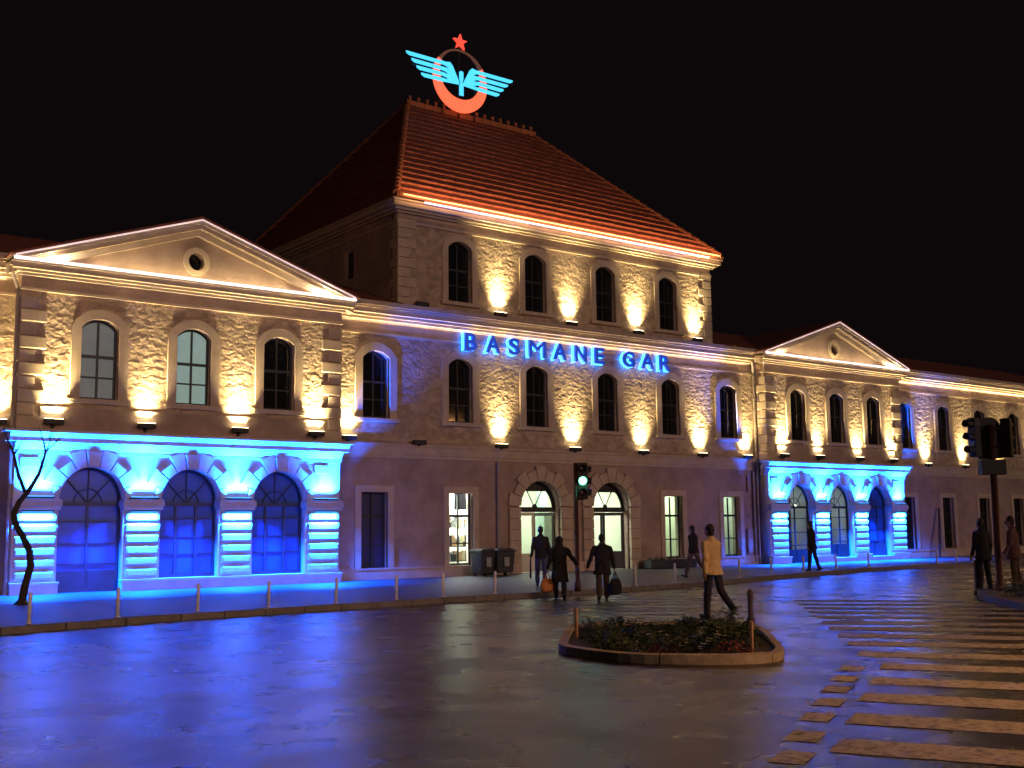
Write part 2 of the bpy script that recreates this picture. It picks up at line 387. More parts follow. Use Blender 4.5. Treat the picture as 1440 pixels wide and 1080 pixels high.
wall_low(-13, 0, [RO(x, LH, .45, 3.15) for x in LWX]); wall_up(-13, 0, [WO(x) for x in LWX])
for x in upx: window_parts(x, MP, **UW)
for x in RWX + LWX:
    window_parts(x, MP, **UW)
    window_parts(x, MP, .45, 3.13, .02, LH, flat=True, sill=False, upper=False)
window_parts(lowx[0], MP, .40, 3.04, .02, LH, flat=True, sill=False, upper=False, pane='navydoor')
for x in lowx[1:]: window_parts(x, MP, .40, 3.04, .02, LH, flat=True, sill=False, upper=False, pane='glass')
for x0, x1 in ((PW, PL), (PL + PW, 66), (-13, 0)):
    bm = B(); steps(bm, x0, x1, MP, [(4.28, 4.40, .05), (4.40, 4.70, .09), (4.70, 4.80, .14)]); part('string_course', bm, 'trim')
    bm = B()
    segs = [(x0, x1)] if x0 != PW else [(PW, 18.2), (21.3, 21.95), (25.1, PL)]
    for a, b in segs: bm = B(); box(bm, a, b, MP - .08, MP + .2, 0, .34); box(bm, a, b, MP - .11, MP + .1, .34, .40); part('plinth', bm, 'trim')
    bm = B(); steps(bm, x0, x1, MP, [(8.70, 8.78, .05), (9.22, 9.32, .12), (9.32, 9.42, .22), (9.42, 9.60, .40), (9.60, 9.68, .46), (9.68, 9.84, .52)]); part('cornice', bm, 'trim')
    bm = B(); box(bm, x0, x1, MP - .03, MP + .1, 8.78, 9.22); part('frieze', bm, 'plaster')
# ---- entrance arches with stone surround and half open doors
for i, x in enumerate(dx):
    bm = B()
    for k in range(9):
        a0, a1 = PI * k / 9 + .012, PI * (k + 1) / 9 - .012
        R = 1.62 if k % 2 == 0 else 1.45
        pts = [(x + r * math.cos(a), 2.58 + r * .98 * math.sin(a)) for r, a in ((1.02, a0), (R, a0), (R, (a0 + a1) / 2), (R, a1), (1.02, a1), (1.02, (a0 + a1) / 2))]
        prism_xz(bm, pts, MP - .12, MP + .1)
    part('voussoir_arch', bm, 'trim')
    for s in (-1, 1):
        bm = B()
        xa, xb = sorted((x + s * 1.02, x + s * 1.58))
        for k in range(6): box(bm, xa, xb if k % 2 == 0 else xb, MP - .12, MP + .1, .42 * k + .006, .42 * (k + 1) - .006)
        bevel(bm, .015, 1)
        part('pilaster', bm, 'trim')
    # glazed lunette and transom
    y = MP + .36
    bm = B(); plate(bm, arch(x, 1.015, 2.47, 2.58, 1.0), [], y + .03, y + .045); lun = part('fanlight', bm, 'glass')
    bm = B(); plate(bm, arch(x, 1.015, 2.47, 2.58, 1.0), [arch(x, .90, 2.56, 2.6, .80)], y - .03, y + .026)
    box(bm, x - 1.01, x + 1.01, y - .05, y + .03, 2.36, 2.468)
    plate(bm, arch(x, .92, 3.18, 3.19, .22), [], y - .025, y + .02)
    for a in (60, 120):
        c, s_ = math.cos(math.radians(a)), math.sin(math.radians(a))
        tube(bm, [(x, y, 2.56), (x + .85 * c, y, 2.56 + .85 * s_)], .022, 6)
    ball(bm, (x, y - .01, 2.56), .13, (1, .4, 1), 10)
    obj('frame', bm, 'darkframe', lun)
    for s in (-1, 1):
        # left leaf shut, right leaf ajar
        dr = bpy.data.objects.new('door', None)
        bm = B(); plate(bm, [(0, .03), (0, 2.35), (.96, 2.35), (.96, .03)], [[(.1, .75), (.1, 2.22), (.86, 2.22), (.86, .75)]], -.03, .03)
        if i == 0 or s == 1: plate(bm, [(.1, .14), (.1, .66), (.86, .66), (.86, .14)], [], -.037, -.031)
        d = part('door', bm, 'door' if not (i == 0 and s == -1) else 'roomwall')
        d.location = (x + s * 1.0, y, 0)
        d.rotation_euler = (0, 0, (0 if s == -1 else PI) + ((-.0) if s == -1 else (-1.15 if i == 0 else -.7)))
        bm = B(); plate(bm, [(.1, .75), (.1, 2.22), (.86, 2.22), (.86, .75)], [], -.006, .006); obj('door_glass', bm, 'glass', d)
        bm = B(); tube(bm, [(.88, -.06, .95), (.88, -.08, 1.05), (.88, -.06, 1.25)], .014, 6); obj('handle', bm, 'steel', d)
        bpy.data.objects.remove(dr)
# ---- lit rooms behind the glass
def room(x0, x1, y0, y1, z1, m, energy, col, z0=0.0):
    bm = B(); box(bm, x0, x1, y0, y1, z0 - .02, z1)
    bmesh.ops.delete(bm, geom=[f for f in bm.faces if abs(f.calc_center_median().y - y0) < 1e-4], context='FACES')
    r = part('interior_room', bm, m)
    light('room_light', 'AREA', ((x0 + x1) / 2, (y0 + y1) / 2, z1 - .08), energy, col, ST, aim=(0, 0, -1), shape='RECTANGLE', size=(x1 - x0) * .7, size_y=(y1 - y0) * .5)
    return r
room(18.3, 25.2, MP + .46, 5.5, 3.9, 'roomwall', 250, (1, .98, .80))
bm = B()
for x in (18.9, 20.6, 22.6, 24.2):
    box(bm, x, x + .42, 4.2, 4.5, 0, 3.6)
box(bm, 21.2, 22.0, 2.2, 2.6, 0, 2.3)
part('hall_column', bm, 'roomgreen')
room(CX - 6.9, CX - 4.3, MP + .46, 2.6, 3.4, 'roomwall', 300, (1, .98, .92))
room(CX + 4.4, CX + 6.7, MP + .46, 3.0, 3.4, 'roomwall', 34, (.9, 1, .74))
room(CX + 8.1, CX + 10.5, MP + .46, 3.0, 3.4, 'roomwall', 16, (.85, 1, .85))
bm = B()
for dxx in (-.25, .12): tube(bm, [(CX + 9.1 + dxx, 1.9, 2.72), (CX + 9.3 + dxx, 2.1, 2.72)], .045, 8)
part('ceiling_lamp', bm, 'tube')

# ---- the two gabled pavilions
AX = [PW / 2 - 3.036, PW / 2, PW / 2 + 3.036]; WX = [PW / 2 - 2.947, PW / 2, PW / 2 + 2.947]
AR, AZ = .959, 2.709
def pavilion(X0, right):
    x0, x1 = X0, X0 + PW
    ax = [X0 + a for a in AX]; wx = [X0 + a for a in WX]
    foot = [(0 if (k == 0) else .34) for k in range(3)] if not right else [0, .2, .2]
    # lower wall with three arches
    bm = B()
    plate(bm, [(x0, -.25), (x0, 4.5), (x1, 4.5), (x1, -.25)], [[(x, z if z > .01 else -.03) for x, z in arch(a, AR, f, AZ, AR, 24)] for a, f in zip(ax, foot)], 0, .5)
    part('arcade_wall', bm, 'rust')
    for a in ax:                                              # voussoirs
        bm = B()
        for k in range(9):
            a0, a1 = PI * k / 9 + .02, PI * (k + 1) / 9 - .02
            R = {0: 1.18, 8: 1.18, 1: 1.5, 7: 1.5, 2: 1.3, 6: 1.3, 3: 1.5, 5: 1.5, 4: 1.42}[k]
            pr = .085 if k != 4 else .15
            pts = [(a + r * math.cos(t), AZ + r * math.sin(t)) for r, t in ((AR + .005, a0), (R, a0), (R, a1), (AR + .005, a1), (AR + .005, (a0 + a1) / 2))]
            prism_xz(bm, pts, -pr, .1)
        part('voussoir_arch', bm, 'rust')
    edges = [x0] + sum([[a - AR, a + AR] for a in ax], []) + [x1]
    piers = [(edges[0], edges[1]), (edges[2], edges[3]), (edges[4], edges[5]), (edges[6], edges[7])]
    for pa, pb in piers:
        bm = B(); z = .36
        hs = (2.36 - .36) / 6
        for k in range(6):                                    # pillowed courses
            b2 = B(); ins = .03 + .035 * (5 - k) / 5
            box(b2, pa + ins, pb - ins, -.09, .1, z + .035, z + hs - .035); bevel(b2, .065, 3)
            me = bpy.data.meshes.new('t'); b2.to_mesh(me); b2.free(); bm.from_mesh(me); bpy.data.meshes.remove(me)
            z += hs
        part('pier', bm, 'rust', smooth=False)
        bm = B(); box(bm, pa - .04, pb + .04, -.12, .3, 2.40, 2.50); box(bm, pa - .07, pb + .07, -.17, .3, 2.50, 2.66); box(bm, pa - .05, pb + .05, -.14, .3, 2.66, 2.72)
        bevel(bm, .012, 1)
        part('impost', bm, 'rust')
    bm = B()
    for k, (pa, pb) in enumerate(piers): bm = B(); box(bm, pa - .03, pb + .03, -.12, .1, 0, .27); box(bm, pa - .05, pb + .05, -.16, .1, .27, .335); part('plinth', bm, 'rust')
    for k in range(3):
        if foot[k] > 0: bm = B(); box(bm, ax[k] - AR + .03, ax[k] + AR - .03, -.118, .1, 0, foot[k] - .07); box(bm, ax[k] - AR + .05, ax[k] + AR - .05, -.155, .12, foot[k] - .07, foot[k] - .004); part('plinth', bm, 'rust')
    bm = B(); steps(bm, x0, x1, 0, [(4.02, 4.10, .05), (4.36, 4.46, .24), (4.62, 4.70, .36)], 1)
    prism_yz(bm, [(-.03, 4.10), (-.07, 4.16), (-.14, 4.27), (-.225, 4.36), (.2, 4.36), (.2, 4.10)], x0 - .03, x1 + .03); prism_yz(bm, [(-.22, 4.46), (-.30, 4.55), (-.345, 4.62), (.2, 4.62), (.2, 4.46)], x0 - .22, x1 + .22); part('entablature', bm, 'rust')
    # small tablets beside the outer arches
    for xx in (x0 + .55, x1 - .55):
        bm = B(); box(bm, xx - .42, xx + .1, -.05, .05, 3.62, 3.9); box(bm, xx - .38, xx + .38, -.035, .05, 3.98, 4.01); bevel(bm, .01, 1); part('tablet', bm, 'rust')
    # glazing of the arches
    for k, (a, f) in enumerate(zip(ax, foot)):
        lit = right and k < 2
        o = arch(a, AR + .03, f - .01, AZ, AR + .03, 24)
        y = .42
        bm = B(); plate(bm, o, [], y, y + .03); w = part('arched_window' if f else 'arched_door', bm, 'glass' if lit else 'bluelitglass')
        bm = B(); plate(bm, o, [arch(a, AR - .07, f + .1, AZ, AR - .07, 24)], y - .07, y - .004)
        box(bm, a - AR, a + AR, y - .06, y - .006, AZ - .18, AZ - .07)
        for q in ((-.33, .33) if f else (0,)): box(bm, a + q - .035, a + q + .035, y - .055, y - .008, f + .05, AZ - .1)
        for q in (.3, .52, .76): box(bm, a - AR, a + AR, y - .05, y - .01, f + q * (AZ - f) - .02, f + q * (AZ - f) + .02)
        for t in (45, 90, 135):
            tube(bm, [(a, y - .03, AZ - .1), (a + (AR - .03) * math.cos(math.radians(t)), y - .03, AZ - .1 + (AR + .05) * math.sin(math.radians(t)))], .02, 6)
        tube(bm, [(a + .42 * math.cos(math.radians(t)), y - .03, AZ - .1 + .42 * math.sin(math.radians(t))) for t in range(0, 181, 15)], .018, 6)
        if not f or right:                                    # solid lower panels
            box(bm, a - AR + .04, a - .04, y - .066, y - .0035, f + .06, f + .62); box(bm, a + .04, a + AR - .04, y - .066, y - .0035, f + .06, f + .62)
        obj('frame', bm, 'darkframe' if lit else 'archframe', w)
    if right:
        room(ax[0] - 1.3, ax[1] + 1.3, .55, 2.9, 3.9, 'roomwall', 13, (.8, .9, 1))
        bm = B()
        for xx, zz in ((ax[0] + .1, 2.62), (ax[0] + .8, 2.66), (ax[1] + .25, 2.62), (ax[1] + .3, 2.2)): ball(bm, (xx, 1.0, zz), .07, seg=10)
        part('globe_lamp', bm, 'tube', smooth=True)
        bm = B()
        for q in (ax[0], ax[1]): box(bm, q - .95, q - .28, .75, .8, 0, 3.6); box(bm, q - .04, q + .12, .7, .76, 0, 3.0)
        part('draught_screen', bm, 'door')
    # upper wall
    bm = B(); plate(bm, [(x0, 4.5), (x0, 9.3), (x1, 9.3), (x1, 4.5)], [WO(x) for x in wx], .03, .5); part('wall', bm, 'rubble')
    for k, x in enumerate(wx):
        window_parts(x, .03, pane=('blinddim', 'blindlit', 'glassdark')[k] if not right else 'glassdark', grid=(1, 2), **UW)
    bm = B(); box(bm, x0 + .62, x1 - .62, -.02, .1, 4.70, 5.40); part('parapet_band', bm, 'plaster')
    for s, xe in ((1, x0), (-1, x1)):
        bm = B(); box(bm, min(xe, xe + s * .4), max(xe, xe + s * .4), .5, MP + .3, 0, 9.3); part('side_wall', bm, 'plaster')
    for s, xe in ((1, x0), (-1, x1)):                         # quoins
        bm = B(); z = 4.72
        k = 0
        while z < 8.6:
            w = .72 if k % 2 == 0 else .46
            xa, xb = sorted((xe - s * .03, xe + s * w))
            b2 = B(); box(b2, xa, xb, -.05 if k % 2 == 0 else -.02, .52 if k % 2 == 0 else .36, z + .012, z + .378); bevel(b2, .03, 2)
            me = bpy.data.meshes.new('t'); b2.to_mesh(me); b2.free(); bm.from_mesh(me); bpy.data.meshes.remove(me)
            z += .39; k += 1
        part('quoin_strip', bm, 'trim')
    bm = B(); box(bm, x0 - .02, x1 + .02, -.02, .1, 8.86, 9.2); part('frieze', bm, 'plaster')
    bm = B(); steps(bm, x0, x1, 0, [(8.78, 8.86, .06), (9.2, 9.28, .12), (9.28, 9.36, .22), (9.36, 9.52, .36), (9.52, 9.60, .42)], 1); part('cornice', bm, 'trim')
    # pediment
    ap = X0 + PW / 2; zt = 9.60; za = 11.52; ex = .42
    ped = None
    bm = B(); plate(bm, [(x0 + .3, zt - .02), (ap, za - .35), (x1 - .3, zt - .02)], [[(ap + .27 * math.cos(t * PI / 12), 10.30 + .29 * math.sin(t * PI / 12)) for t in range(24)]], .02, .4); ped = part('pediment', bm, 'plaster')
    bm = B(); plate(bm, [(ap + .27 * math.cos(t * PI / 12), 10.30 + .29 * math.sin(t * PI / 12)) for t in range(24)], [], .3, .34); obj('oculus_glass', bm, 'glassdark', ped)
    bm = B(); plate(bm, [(ap + .44 * math.cos(t * PI / 12), 10.30 + .46 * math.sin(t * PI / 12)) for t in range(24)], [[(ap + .27 * math.cos(t * PI / 12), 10.30 + .29 * math.sin(t * PI / 12)) for t in range(24)]], -.05, .1); obj('oculus_ring', bm, 'trim', ped)
    bm = B()
    rise = za - zt
    def rake(d0, d1, pr):
        for s in (-1, 1):
            e = ap + s * (PW / 2 + ex)
            prism_xz(bm, [(e, zt - d0 + .0), (ap, za - d0), (ap, za - d1), (e, zt - d1)], -pr, .22)
    rake(-.10, .06, .42); rake(.06, .20, .34); rake(.20, .40, .16)
    obj('raking_cornice', bm, 'trim', ped)
    for s in (-1, 1):                                         # tiled roof running back
        bm = B(); e = ap + s * (PW / 2 + ex + .05)
        v = [bm.verts.new(c) for c in ((e, -.46, zt + .09), (ap, -.46, za + .11), (ap, 8, za + .11), (e, 8, zt + .09))]
        v2 = [bm.verts.new(q.co + Vector((0, 0, .06))) for q in v]
        bm.faces.new(v); bm.faces.new(v2[::-1])
        for i in range(4): bm.faces.new((v[i], v[(i + 1) % 4], v2[(i + 1) % 4], v2[i]))
        part('pavilion_roof', bm, 'tile')
    # led line on the cornice edge and along the rakes
    bm = B(); tube(bm, [(x0 - .36, -.425, 9.625), (x1 + .36, -.425, 9.625)], .045, 8); obj('light_strip', bm, 'ledwhite', ped)
    for s in (-1, 1): bm = B(); tube(bm, [(ap + s * (PW / 2 + ex - .1), -.45, zt + .10), (ap, -.45, za + .062)], .024, 6); obj('light_strip', bm, 'leddim', ped)
    return piers
piersL = pavilion(0, False); piersR = pavilion(PL, True)
# dark uneven strip along the right pediment's ledge
bm = B()
tube(bm, [(PL + 1.7 + k * .35, -.10 + .02 * math.sin(k * 2.1), 9.67 + .03 * math.sin(k * 3.7)) for k in range(20)], [.045 + .02 * abs(math.sin(k * 1.7)) for k in range(20)], 7)
tag(obj('dark_ledge_strip', bm, 'black'), 'black uneven strip lying along the ledge inside the right pediment', 'cable')

# ---- central tower
TH, TZ = 8.341, 13.45
twx = upx[1:5]; TB = 14.4
bm = B(); plate(bm, [(CX - TH, 9.7), (CX - TH, TZ), (CX + TH, TZ), (CX + TH, 9.7)], [arch(x, .5625, 10.296, 12.38, .28) for x in twx], MP, MP + .45); part('tower_wall', bm, 'rubble')
for x in twx: window_parts(x, MP, 10.296, 12.38, .28, .5625, sill=True, surround=.25)
bm = B(); plate(bm, [(MP + .45, 9.0), (MP + .45, TZ), (TB, TZ), (TB, 9.0)], [[(3.96, 11.5), (3.96, 12.65), (4.72, 12.65), (4.72, 11.5)]], 0, .4)
for v in bm.verts: v.co = Vector((CX - TH + v.co.y, v.co.x, v.co.z))
part('tower_wall', bm, 'plaster')
bm = B(); box(bm, CX - TH + .2, CX - TH + .24, 3.9, 4.8, 11.4, 12.7); part('window', bm, 'glassdark')
bm = B(); box(bm, CX + TH - .4, CX + TH, MP + .45, TB, 9.0, TZ); box(bm, CX - TH + .4, CX + TH - .4, TB - .4, TB, 9.0, TZ); part('tower_wall', bm, 'plaster')
for s, xe in ((1, CX - TH), (-1, CX + TH)):
    bm = B(); z = 9.86; k = 0
    while z < 13.0:
        w = .78 if k % 2 == 0 else .5
        xa, xb = sorted((xe - s * .03, xe + s * w))
        b2 = B(); box(b2, xa, xb, MP - .05, MP + (.55 if k % 2 == 0 else .38), z + .01, z + .36); bevel(b2, .025, 2)
        me = bpy.data.meshes.new('t'); b2.to_mesh(me); b2.free(); bm.from_mesh(me); bpy.data.meshes.remove(me); z += .37; k += 1
    part('quoin_strip', bm, 'trim')
bm = B()
for z0, z1, pr in [(13.0, 13.1, .06), (13.38, 13.46, .12), (13.46, 13.56, .24), (13.56, 13.74, .38), (13.74, 13.82, .44)]:
    box(bm, CX - TH - pr, CX + TH + pr, MP - pr, MP + .3, z0, z1); box(bm, CX - TH - pr, CX - TH + .3, MP + .3, TB + pr, z0, z1); box(bm, CX + TH - .3, CX + TH + pr, MP + .3, TB + pr, z0, z1)
part('tower_cornice', bm, 'trim')
bm = B(); box(bm, CX - TH + .02, CX + TH - .02, MP - .025, MP + .1, 13.1, 13.38); part('frieze', bm, 'plaster')
# hip roof of stepped tile courses
EX, EY0, EY1, EZ = TH + .32, MP - .42, TB + .42, 13.93
RXH, RY, RZ = 3.6, (MP + TB) / 2, 20.66
NC = 19
def rp(side, t):
    """left and right end of the course edge on one roof side at height fraction t"""
    L = lambda a, b: a + (b - a) * t
    yf, yb, xh = L(EY0, RY), L(EY1, RY), L(EX, RXH); z = L(EZ, RZ)
    return {'f': ((CX - xh, yf, z), (CX + xh, yf, z)), 'b': ((CX + xh, yb, z), (CX - xh, yb, z)), 'l': ((CX - xh, yb, z), (CX - xh, yf, z)), 'r': ((CX + xh, yf, z), (CX + xh, yb, z))}[side]
bm = B()
for side in 'fblr':
    a0, b0 = map(Vector, rp(side, 0)); a1, b1 = map(Vector, rp(side, 1))
    nrm = ((b0 - a0).cross(a1 - a0)).normalized()
    if nrm.z < 0: nrm = -nrm
    for k in range(NC):
        a, b = map(Vector, rp(side, k / NC)); c, d = map(Vector, rp(side, (k + 1) / NC))
        nn = 40 if side == 'f' else 1
        lo = []; hi = []; und = []
        for j in range(nn + 1):
            t = j / nn; wob = random.uniform(-.008, .008) if side == 'f' else 0
            lo.append(bm.verts.new(a.lerp(b, t) + nrm * (.095 + wob))); hi.append(bm.verts.new(c.lerp(d, t) + nrm * .004)); und.append(bm.verts.new(a.lerp(b, t) - nrm * .01))
        for j in range(nn):
            bm.faces.new((lo[j], lo[j + 1], hi[j + 1], hi[j])); bm.faces.new((und[j], und[j + 1], lo[j + 1], lo[j]))
roof = part('tower_roof', bm, 'tile')
bm = B()
for sx in (-1, 1):
    for ya in (EY0, EY1):
        bm = B(); p0, p1 = Vector((CX + sx * EX, ya, EZ)), Vector((CX + sx * RXH, RY, RZ)); n = 26
        for k in range(n):
            a = p0.lerp(p1, k / n); b = p0.lerp(p1, (k + 1.12) / n); tube(bm, [a + Vector((0, 0, .05)), b + Vector((0, 0, .02))], [.14, .115], 8)
        obj('hip_cap', bm, 'ridge', roof)
bm = B()
n = 16
for k in range(n):
    xa = CX - RXH - .1 + (2 * RXH + .2) * k / n; xb = xa + (2 * RXH + .2) / n
    box(bm, xa + .01, xb - .01, RY - .13, RY + .13, RZ - .05, RZ + .22)
    xm = (xa + xb) / 2
    box(bm, xm - .05, xm + .05, RY - .05, RY + .05, RZ + .22, RZ + .36); ball(bm, (xm, RY, RZ + .42), .085, seg=8)
obj('ridge_crest', bm, 'ridge', roof)
bm = B(); box(bm, CX - EX - .05, CX + EX + .05, EY0 - .14, EY0 + .02, EZ - .10, EZ - .02)
box(bm, CX - EX - .05, CX - EX + .09, EY0 + .02, EY1 + .1, EZ - .10, EZ - .02)
obj('gutter', bm, 'ridge', roof)
bm = B(); tube(bm, [(CX - EX + .2, EY0 - .17, EZ - .015), (CX + EX - .2, EY0 - .17, EZ - .015)], .026, 6); obj('amber_strip', bm, 'ledeave', roof)
bm = B(); tube(bm, [(CX - EX + 1.2, EY0 - .05, EZ - .14), (CX + EX - .8, EY0 - .05, EZ - .14)], .034, 6); obj('white_strip', bm, 'ledwhite', roof)
# the low roofs of wings and central block
bm = B()
for x0, x1 in ((-13.5, CX - TH), (CX + TH, 66.5)):
    a = [bm.verts.new(c) for c in ((x0, MP - .5, 9.86), (x1, MP - .5, 9.86), (x1, 7.5, 12.2), (x0, 7.5, 12.2), (x0, 14.5, 9.86), (x1, 14.5, 9.86))]
    bm.faces.new((a[0], a[1], a[2], a[3])); bm.faces.new((a[3], a[2], a[5], a[4])); bm.faces.new((a[0], a[3], a[4])); bm.faces.new((a[1], a[5], a[2])); bm.faces.new((a[0], a[4], a[5], a[1]))
part('wing_roof', bm, 'tile')
bm = B(); box(bm, -13, 66, 14.0, 14.4, 0, 9.8); box(bm, -13, -12.6, MP + .45, 14, 0, 9.8); box(bm, 65.6, 66, MP + .45, 14, 0, 9.8); part('rear_wall', bm, 'plaster')
# roof edge against the tower, downpipes
def downpipe(x, y, z0, z1, r=.055, elbow=True):
    bm = B(); pts = [(x, y, z0), (x, y, z1 - .5), (x - (.25 if elbow else 0), y - (.18 if elbow else 0), z1)]
    tube(bm, pts, r, 8)
    z = z0 + .4
    while z < z1 - .6: tube(bm, [(x, y, z), (x, y, z + .05)], r + .018, 8); z += .55
    part('downpipe', bm, 'pipe', smooth=False)
downpipe(-.09, .1, 0, 9.3); downpipe(PL - .12, MP - .12, 0, 9.3); downpipe(17.66, MP - .09, .2, 4.25, .05, False); downpipe(PL - .35, MP - .1, .1, 4.2, .06, False); downpipe(PW + .12, MP - .1, 4.9, 9.3, .05, False)
bm = B(); box(bm, PL - .75, PL - .5, MP - .1, MP + .02, 3.3, 4.0); box(bm, PL - .9, PL - .55, MP - .16, MP + .02, 0.5, 1.6); bevel(bm, .015, 1); part('meter_box', bm, 'plaster')

# ------------------------------------------------------------------ uplights on the facade
WARM = (1.0, .74, .32)
def make_uplight(lit, lamp):
    t = thing('wall_uplight', '', 'uplight')
    bm = B(); box(bm, -.03, .03, -.05, .16, -.16, -.10); box(bm, -.05, .05, .13, .16, -.22, -.02); obj('bracket', bm, 'black', t)
    bm = B(); box(bm, -.28, .28, -.08, .05, -.11, .05); bevel(bm, .02, 2); obj('housing', bm, 'black', t)
    bm = B(); box(bm, -.26, .26, -.065, .035, .0502, .054); obj('lens', bm, 'lens' if lit else 'lensoff', t)
    if lit:
        light('flood_light', 'AREA', (0, -.02, .07), lamp, WARM, t, aim=(0, .17, 1), shape='RECTANGLE', size=.50, size_y=.10, spread=math.radians(66))
    return t
UPS = [  # x, wall y, z, lit, power, label
    (11.12, MP, 4.96, 1, 1, 'lit uplight at the left end of the central block by the left pavilion'),
    (14.03, MP, 4.90, 0, 1, 'unlit uplight between the two leftmost upper windows of the central block'),
    (17.77, MP, 4.90, 1, 1, 'lit uplight below the letter A second in the sign, left of the entrance arches'),
    (21.48, MP, 4.90, 1, 1, 'lit uplight above the pier between the two entrance arches'),
    (25.28, MP, 4.90, 1, 1, 'lit uplight below the gap between the two words, right of the entrance arches'),
    (28.88, MP, 4.90, 1, 1, 'lit uplight between the two rightmost upper windows of the central block'),
    (31.85, MP, 4.90, 1, 1, 'lit uplight beside the downpipe at the right end of the central block'),
    (-.42, MP, 4.96, 1, 1, 'lit uplight on the left wing cut by the left edge of the photo'),
    (46.2, MP, 4.90, 1, 1, 'lit uplight first on the wing right of the right gabled pavilion'),
    (49.75, MP, 4.90, 1, 1, 'lit uplight on the right wing just left of the dark traffic signal'),
    (53.5, MP, 4.90, 1, 1, 'lit uplight on the right wing behind the dark traffic signal'),
    (57.1, MP, 4.90, 1, 1, 'lit uplight on the right wing past the right edge of the photo'),
    (.98, .03, 4.98, 1, 1, 'lit uplight above the bare tree, left end of the left pavilion'),
    (3.72, .03, 4.98, 1, 1, 'lit uplight between the grey and the pale lit windows of the left pavilion'),
    (6.76, .03, 4.98, 1, 1, 'lit uplight between the pale lit and the dark window, left pavilion'),
    (9.5, .03, 4.98, 1, 1, 'lit uplight right of the dark window at the right corner of the left pavilion'),
    (PL + .98, .03, 4.98, 1, 1, 'lit uplight at the left corner quoins of the right gabled pavilion'),
    (PL + 3.6, .03, 4.98, 1, 1, 'lit uplight between the first and second upper windows of the right pavilion'),
    (PL + 6.7, .03, 4.98, 1, 1, 'lit uplight between the second and third upper windows of the right pavilion'),
    (PL + 9.5, .03, 4.98, 1, 1, 'lit uplight at the right corner quoins of the right gabled pavilion'),
    (14.15, MP, 10.02, 0, 1, 'unlit uplight at the left foot of the tower beside its quoins'),
    (17.78, MP, 10.02, 1, .9, 'lit uplight between the first and second windows of the tower'),
    (21.4, MP, 10.02, 1, .9, 'lit uplight between the second and third windows of the tower'),
    (25.15, MP, 10.02, 1, .9, 'lit uplight between the third and fourth windows of the tower'),
    (28.75, MP, 10.02, 1, .9, 'lit uplight right of the last window of the tower, by its right corner'),
]
UPW = 50
proto = {1: make_uplight(1, UPW), 0: make_uplight(0, 0)}
used = set()
for x, y, z, lit, pw, lab in UPS:
    t = proto[lit] if lit not in used else copy_tree(proto[lit]); used.add(lit)
    t.location = (x, y - .20, z)
    for ch in t.children:
        if ch.type == 'LIGHT': ch.data = ch.data.copy(); ch.data.energy = UPW * pw * random.uniform(.78, 1.2); ch.rotation_euler.x += random.uniform(-.03, .03); ch.rotation_euler.y += random.uniform(-.05, .05)
    tag(t, lab, 'uplight', 'uplights on the station facade')

# blue led bars on the piers
BLUE = (.0025, .086, 1.0)
def make_bar(up, e, w=.9):
    t = thing('blue_floodlight', '', 'floodlight'); s = 1 if up else -1
    bm = B(); box(bm, -w / 2, w / 2, -.03, .03, -.03 * s, .025 * s) if up else box(bm, -w / 2, w / 2, -.03, .03, -.025, .03); bevel(bm, .008, 1); obj('housing', bm, 'black', t)
    bm = B(); box(bm, -w / 2 + .03, w / 2 - .03, -.02, .02, *((.026, .03) if up else (-.03, -.026))); obj('lens', bm, 'bluelens', t)
    light('blue_light', 'AREA', (0, 0, .04 * s), e, BLUE, t, aim=(0, (.10 if up else .12), s), shape='RECTANGLE', size=w - .1, size_y=.04, spread=math.radians(98 if up else 140))
    return t
BUP, BDN = 1150, 1350
bars = {True: make_bar(True, BUP), False: make_bar(False, BDN)}; used = set()
pn = ['leftmost pier', 'second pier', 'third pier', 'rightmost pier']
for nm, piers in (('left', piersL), ('right', piersR)):
    for k, (pa, pb) in enumerate(piers):
        for up in (True, False):
            t = bars[up] if up not in used else copy_tree(bars[up]); used.add(up)
            t.location = ((pa + pb) / 2, -.21, 2.76 if up else 2.365)
            tag(t, f"blue light bar {'on' if up else 'under'} the ledge of the {pn[k]}, {nm} pavilion".replace(' from the left', ''), 'floodlight', 'blue light bars on the arcade piers')
# washes along cornices: led lines with the lamps they hold
for nm, X0 in (('left', 0), ('right', PL)):
    for s, xe in ((1, X0 - .1), (-1, X0 + PW + .1)):
        t = thing('pediment_floodlight', f"white floodlight at the {'left' if s == 1 else 'right'} corner of the {nm} pavilion's pediment", 'floodlight', (xe + s * .82, -.27, 9.66), 0, 'floodlights in the pediment corners')
        bm = B(); box(bm, -.07, .07, -.05, .05, -.06, .02); bevel(bm, .01, 1); obj('housing', bm, 'black', t)
        bm = B(); box(bm, -.055, .055, -.04, .04, .021, .027); obj('lens', bm, 'lens', t)
        light('flood_light', 'POINT', (0, -.04, .10), 110, (1, .80, .52), t, shadow_soft_size=.05)
    t = thing('ledge_light', f"long warm light bar on the ledge below the {nm} pavilion's round window", 'light bar', (X0 + PW / 2, -.27, 9.612), 0, 'light bars in the pediments')
    bm = B(); box(bm, -3.2, 3.2, -.025, .025, -.012, .02); obj('housing', bm, 'black', t)
    bm = B(); box(bm, -3.18, 3.18, -.018, .018, .0202, .024); obj('lens', bm, 'ledwarm', t)
    light('ledge_wash', 'AREA', (0, 0, .03), 20, (1, .72, .30), t, aim=(0, .5, 1), shape='RECTANGLE', size=6.3, size_y=.03)
light('eave_light', 'AREA', (CX, EY0 - .50, EZ + .0), 215, (1, .46, .19), roof, aim=(0, .62, .78), shape='RECTANGLE', size=2 * EX - .6, size_y=.06)
